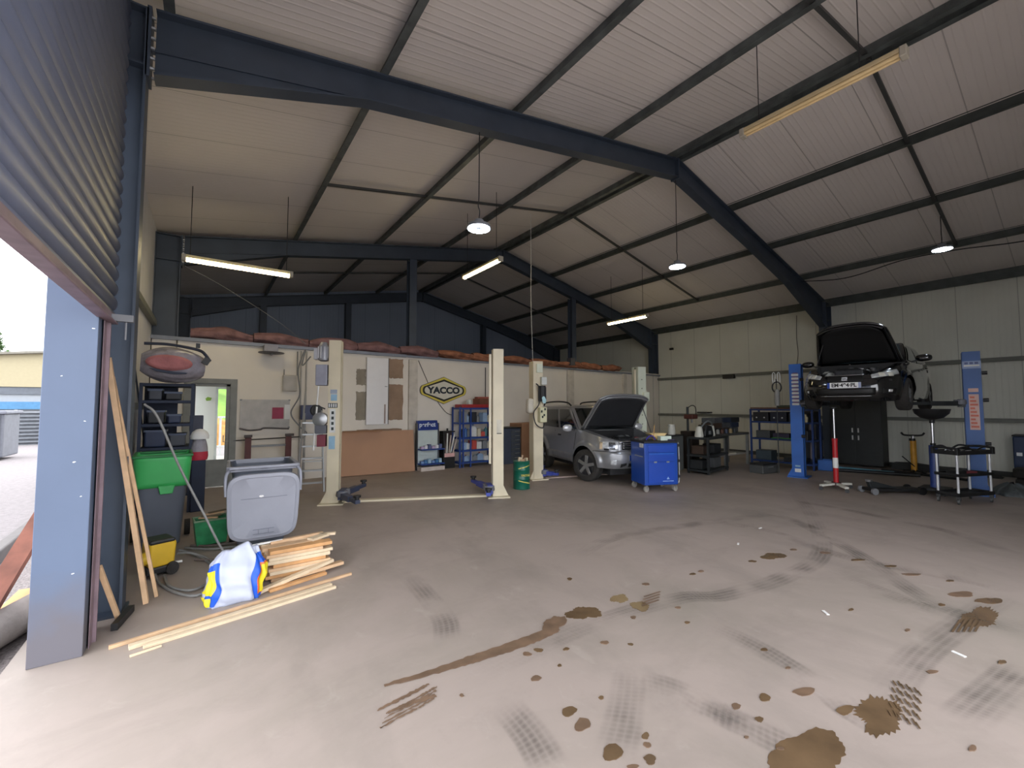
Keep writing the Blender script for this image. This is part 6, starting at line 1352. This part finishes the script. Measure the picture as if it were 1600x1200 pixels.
for i,(x,y,rx,ry,rot) in enumerate(SPOTS):
    if i == 0: P = [(x+dx,y+dy) for dx,dy in []] or blob(x,y,rx*1.1,ry*1.1,rot,60,.22,3)
    else: P = blob(x,y,rx,ry,rot,60 if i<7 else 16,.3 if i<7 else .25,i+1)
    if i in (1,2):
        P = [(x+(px-x)*q, y+(py-y)*q) for k,(px,py) in enumerate(P) for q in [(1.02+.10*abs(math.sin(k*2.3))) if k%2 else .96-.05*abs(math.sin(k*1.7))]]
    g = G(); g.prism(P,.0003,.0026+.00005*i)
    o = g.obj('oil_puddle' if i < 7 else 'oil_drop', OIL if i<3 or i in (4,5,6) or i%2 else WET)
    if i < 7: tag(o, big_lab[i], 'puddle')
    else:
        near = 'by the battens' if x < 1.2 else 'near the long streak' if (x < 2.9 and y > 1.6) else 'near the bottom edge' if y < 1.1 and x < 3.2 else 'near the wide puddle' if x > 3.6 and y < 1.1 else 'towards the lifts' if x > 4.2 else 'in mid floor'
        size = 'tiny' if rx < .035 else 'small' if rx < .055 else 'medium'
        kk = DROPN.get((near,size),0); DROPN[(near,size)] = kk+1
        tag(o, '%s dark oil drop %s, %s counted from the photo bottom'%(size,near,['first','second','third','fourth','fifth','sixth','seventh','eighth','ninth','tenth','eleventh','twelfth','thirteenth','fourteenth'][DRANK[i]]), 'oil drop', 'oil drops scattered on the floor')
rd = random.Random(8)
ZC = [.0052]
def zn():
    ZC[0] += .00012; return ZC[0]
def smear(path, width, m, lab, n=60, spread=1., jag=.006):
    """long stain made of parallel ragged streaks, one outline mesh"""
    P = bez([(x,y,0) for x,y in path], 12); g = G(); N = len(P)
    L_, R_ = [], []
    for i,p in enumerate(P):
        d = (P[min(i+1,N-1)]-P[max(i-1,0)]).normalized(); s = Vector((-d.y,d.x,0)); t_ = i/(N-1)
        w_ = width*(math.sin(PI*min(1,(t_+.08)*.9))**.5)*(1-.45*t_)
        L_.append(p+s*(w_/2+rd.uniform(-jag,jag))); R_.append(p-s*(w_/2+rd.uniform(-jag,jag)))
    zz = zn()-.0015; g.v = [(q.x,q.y,zz) for q in L_]+[(q.x,q.y,zz) for q in R_]
    g.f = [(i,i+1,N+i+1,N+i) for i in range(N-1)]
    return tag(g.obj('oil_streak', m, solid=.002), lab, 'oil streak')
smear([(2.16,2.42),(2.03,2.42),(1.75,2.43),(1.46,2.46),(1.24,2.485),(0.9,2.54)],.12,WET,'long tapering brown oil streak across the lower middle of the floor')
p = SMEARS['streak'][0]
tag(G().prism(blob(p[0]-.05,p[1]-.03,.13,.07,.6,30,.45,17),.0005,zn()).obj('oil_streak', WET),'ragged brown blot at the thick end of the long oil streak','oil streak')
for j,(k,lab) in enumerate((('s2','upper of two short broken oil streaks left of the long streak'),('s3','lower of two short broken oil streaks left of the long streak'))):
    smear(SMEARS[k],.03,WET,lab)
for k in range(4):
    a = [(x-.02*k+.03, y-.05-.028*k) for x,y in SMEARS['s2']]; smear(a,.014,WET,'fine oil print line, %s below the broken streaks'%['first','second','third','fourth'][k])
for k in range(5):
    x, y = 3.02+.085*k, .62+.014*k
    g = G(); zz = zn()
    for q in range(7): g.box((x+.02*(q%2),y-.0+.018*q,zz),(.05,.009,.002),(0,0,.5))
    tag(g.obj('tyre_print', OIL),'tread print row, %s in the cluster beside the jagged oil puddle'%ordn[k],'tyre print')
for k in range(5):
    tag(G().box((4.6+.035*k,.70-.024*k,zn()),(.3,.012,.002),(0,0,0)).obj('tyre_print', OIL),'dark streak, %s at the lower edge of the wide puddle'%ordn[k],'tyre print')
for k in range(4):
    x, y = SMEARS['s4'][1]; tag(G().box((x+.09+.05*k,y+.03*k-.04,zn()),(.2,.014,.002),(0,0,-.1)).obj('tyre_print', WET),'fine print, %s beside the small shiny puddle pair'%ordn[k],'tyre print')
# tyre tracks: thin worn marks in the floor surface, parts of the floor
tm = bpy.data.materials.new('tyre_track'); tm.use_nodes = True; b = tm.node_tree.nodes['Principled BSDF']; L = tm.node_tree.links
b.inputs['Base Color'].default_value = (*lin((84,80,76)),1); b.inputs['Roughness'].default_value = .7
uv = node(tm,'ShaderNodeUVMap'); sp = node(tm,'ShaderNodeSeparateXYZ'); L.new(uv.outputs[0], sp.inputs[0])
edge = math_n(tm,'SINE',math_n(tm,'MULTIPLY',sp.outputs[0],PI))
bands = math_n(tm,'ABSOLUTE',math_n(tm,'SINE',math_n(tm,'MULTIPLY',sp.outputs[0],PI*5)))
lugs = math_n(tm,'GREATER_THAN',math_n(tm,'SINE',math_n(tm,'MULTIPLY',math_n(tm,'ADD',sp.outputs[1],math_n(tm,'MULTIPLY',sp.outputs[0],.05)),2*PI/.035)),-.2)
nz = node(tm,'ShaderNodeTexNoise'); nz.inputs['Scale'].default_value = 2.6; nz.inputs['Detail'].default_value = 6
geo = node(tm,'ShaderNodeNewGeometry'); L.new(geo.outputs['Position'], nz.inputs['Vector'])
mr = node(tm,'ShaderNodeMapRange'); mr.inputs['From Min'].default_value = .38; mr.inputs['From Max'].default_value = .68; L.new(nz.outputs['Fac'], mr.inputs['Value'])
al = math_n(tm,'MULTIPLY',math_n(tm,'MULTIPLY',math_n(tm,'MULTIPLY',math_n(tm,'POWER',edge,.5),math_n(tm,'ADD',math_n(tm,'MULTIPLY',bands,.55),.4)),math_n(tm,'ADD',math_n(tm,'MULTIPLY',lugs,.3),.7)),math_n(tm,'MULTIPLY',mr.outputs[0],.5))
at_ = node(tm,'ShaderNodeAttribute'); at_.attribute_name = 'fade'
al = math_n(tm,'MULTIPLY',al,at_.outputs['Fac'])
L.new(al, b.inputs['Alpha'])
for key, path in TRACKS.items():
    P = bez([(x,y,0) for x,y in path], 10); N = len(P); W_ = .21; vs_ = []; uvs = []; dist = 0
    for i,p in enumerate(P):
        if i: dist += (p-P[i-1]).length
        d = (P[min(i+1,N-1)]-P[max(i-1,0)]).normalized(); s = Vector((-d.y,d.x,0))
        for q in (-1,1): vs_.append((p.x+s.x*q*W_/2,p.y+s.y*q*W_/2,.0004+.0001*int(key[1:]))); uvs.append(((q+1)/2,dist))
    me = bpy.data.meshes.new('tyre_track'); me.from_pydata(vs_,[],[(2*i,2*i+1,2*i+3,2*i+2) for i in range(N-1)]); ul = me.uv_layers.new(name='UVMap')
    for lp in me.loops: ul.data[lp.index].uv = uvs[lp.vertex_index]
    fa = me.attributes.new('fade','FLOAT','POINT')
    for i in range(2*N): fa.data[i].value = min(1,(i//2)/(.22*N),(N-1-i//2)/(.22*N))
    me.materials.append(tm); o = bpy.data.objects.new('tyre_track', me); sc.collection.objects.link(o); o.parent = floor
# pale scraps
for i,(x,y) in enumerate(((6.1,2.75),(5.2,2.6),(4.05,1.35),(4.1,.62),(5.6,.25))):
    tag(G().box((x,y,.004),(.07,.02,.006),(0,0,.4*i)).obj('pale_chip', WHITE),'tiny pale chip on the open floor, %s from the back of the hall'%['nearest','second','third','fourth','farthest'][i],'chip')
gs.scale = (1.25,1.1,.62)
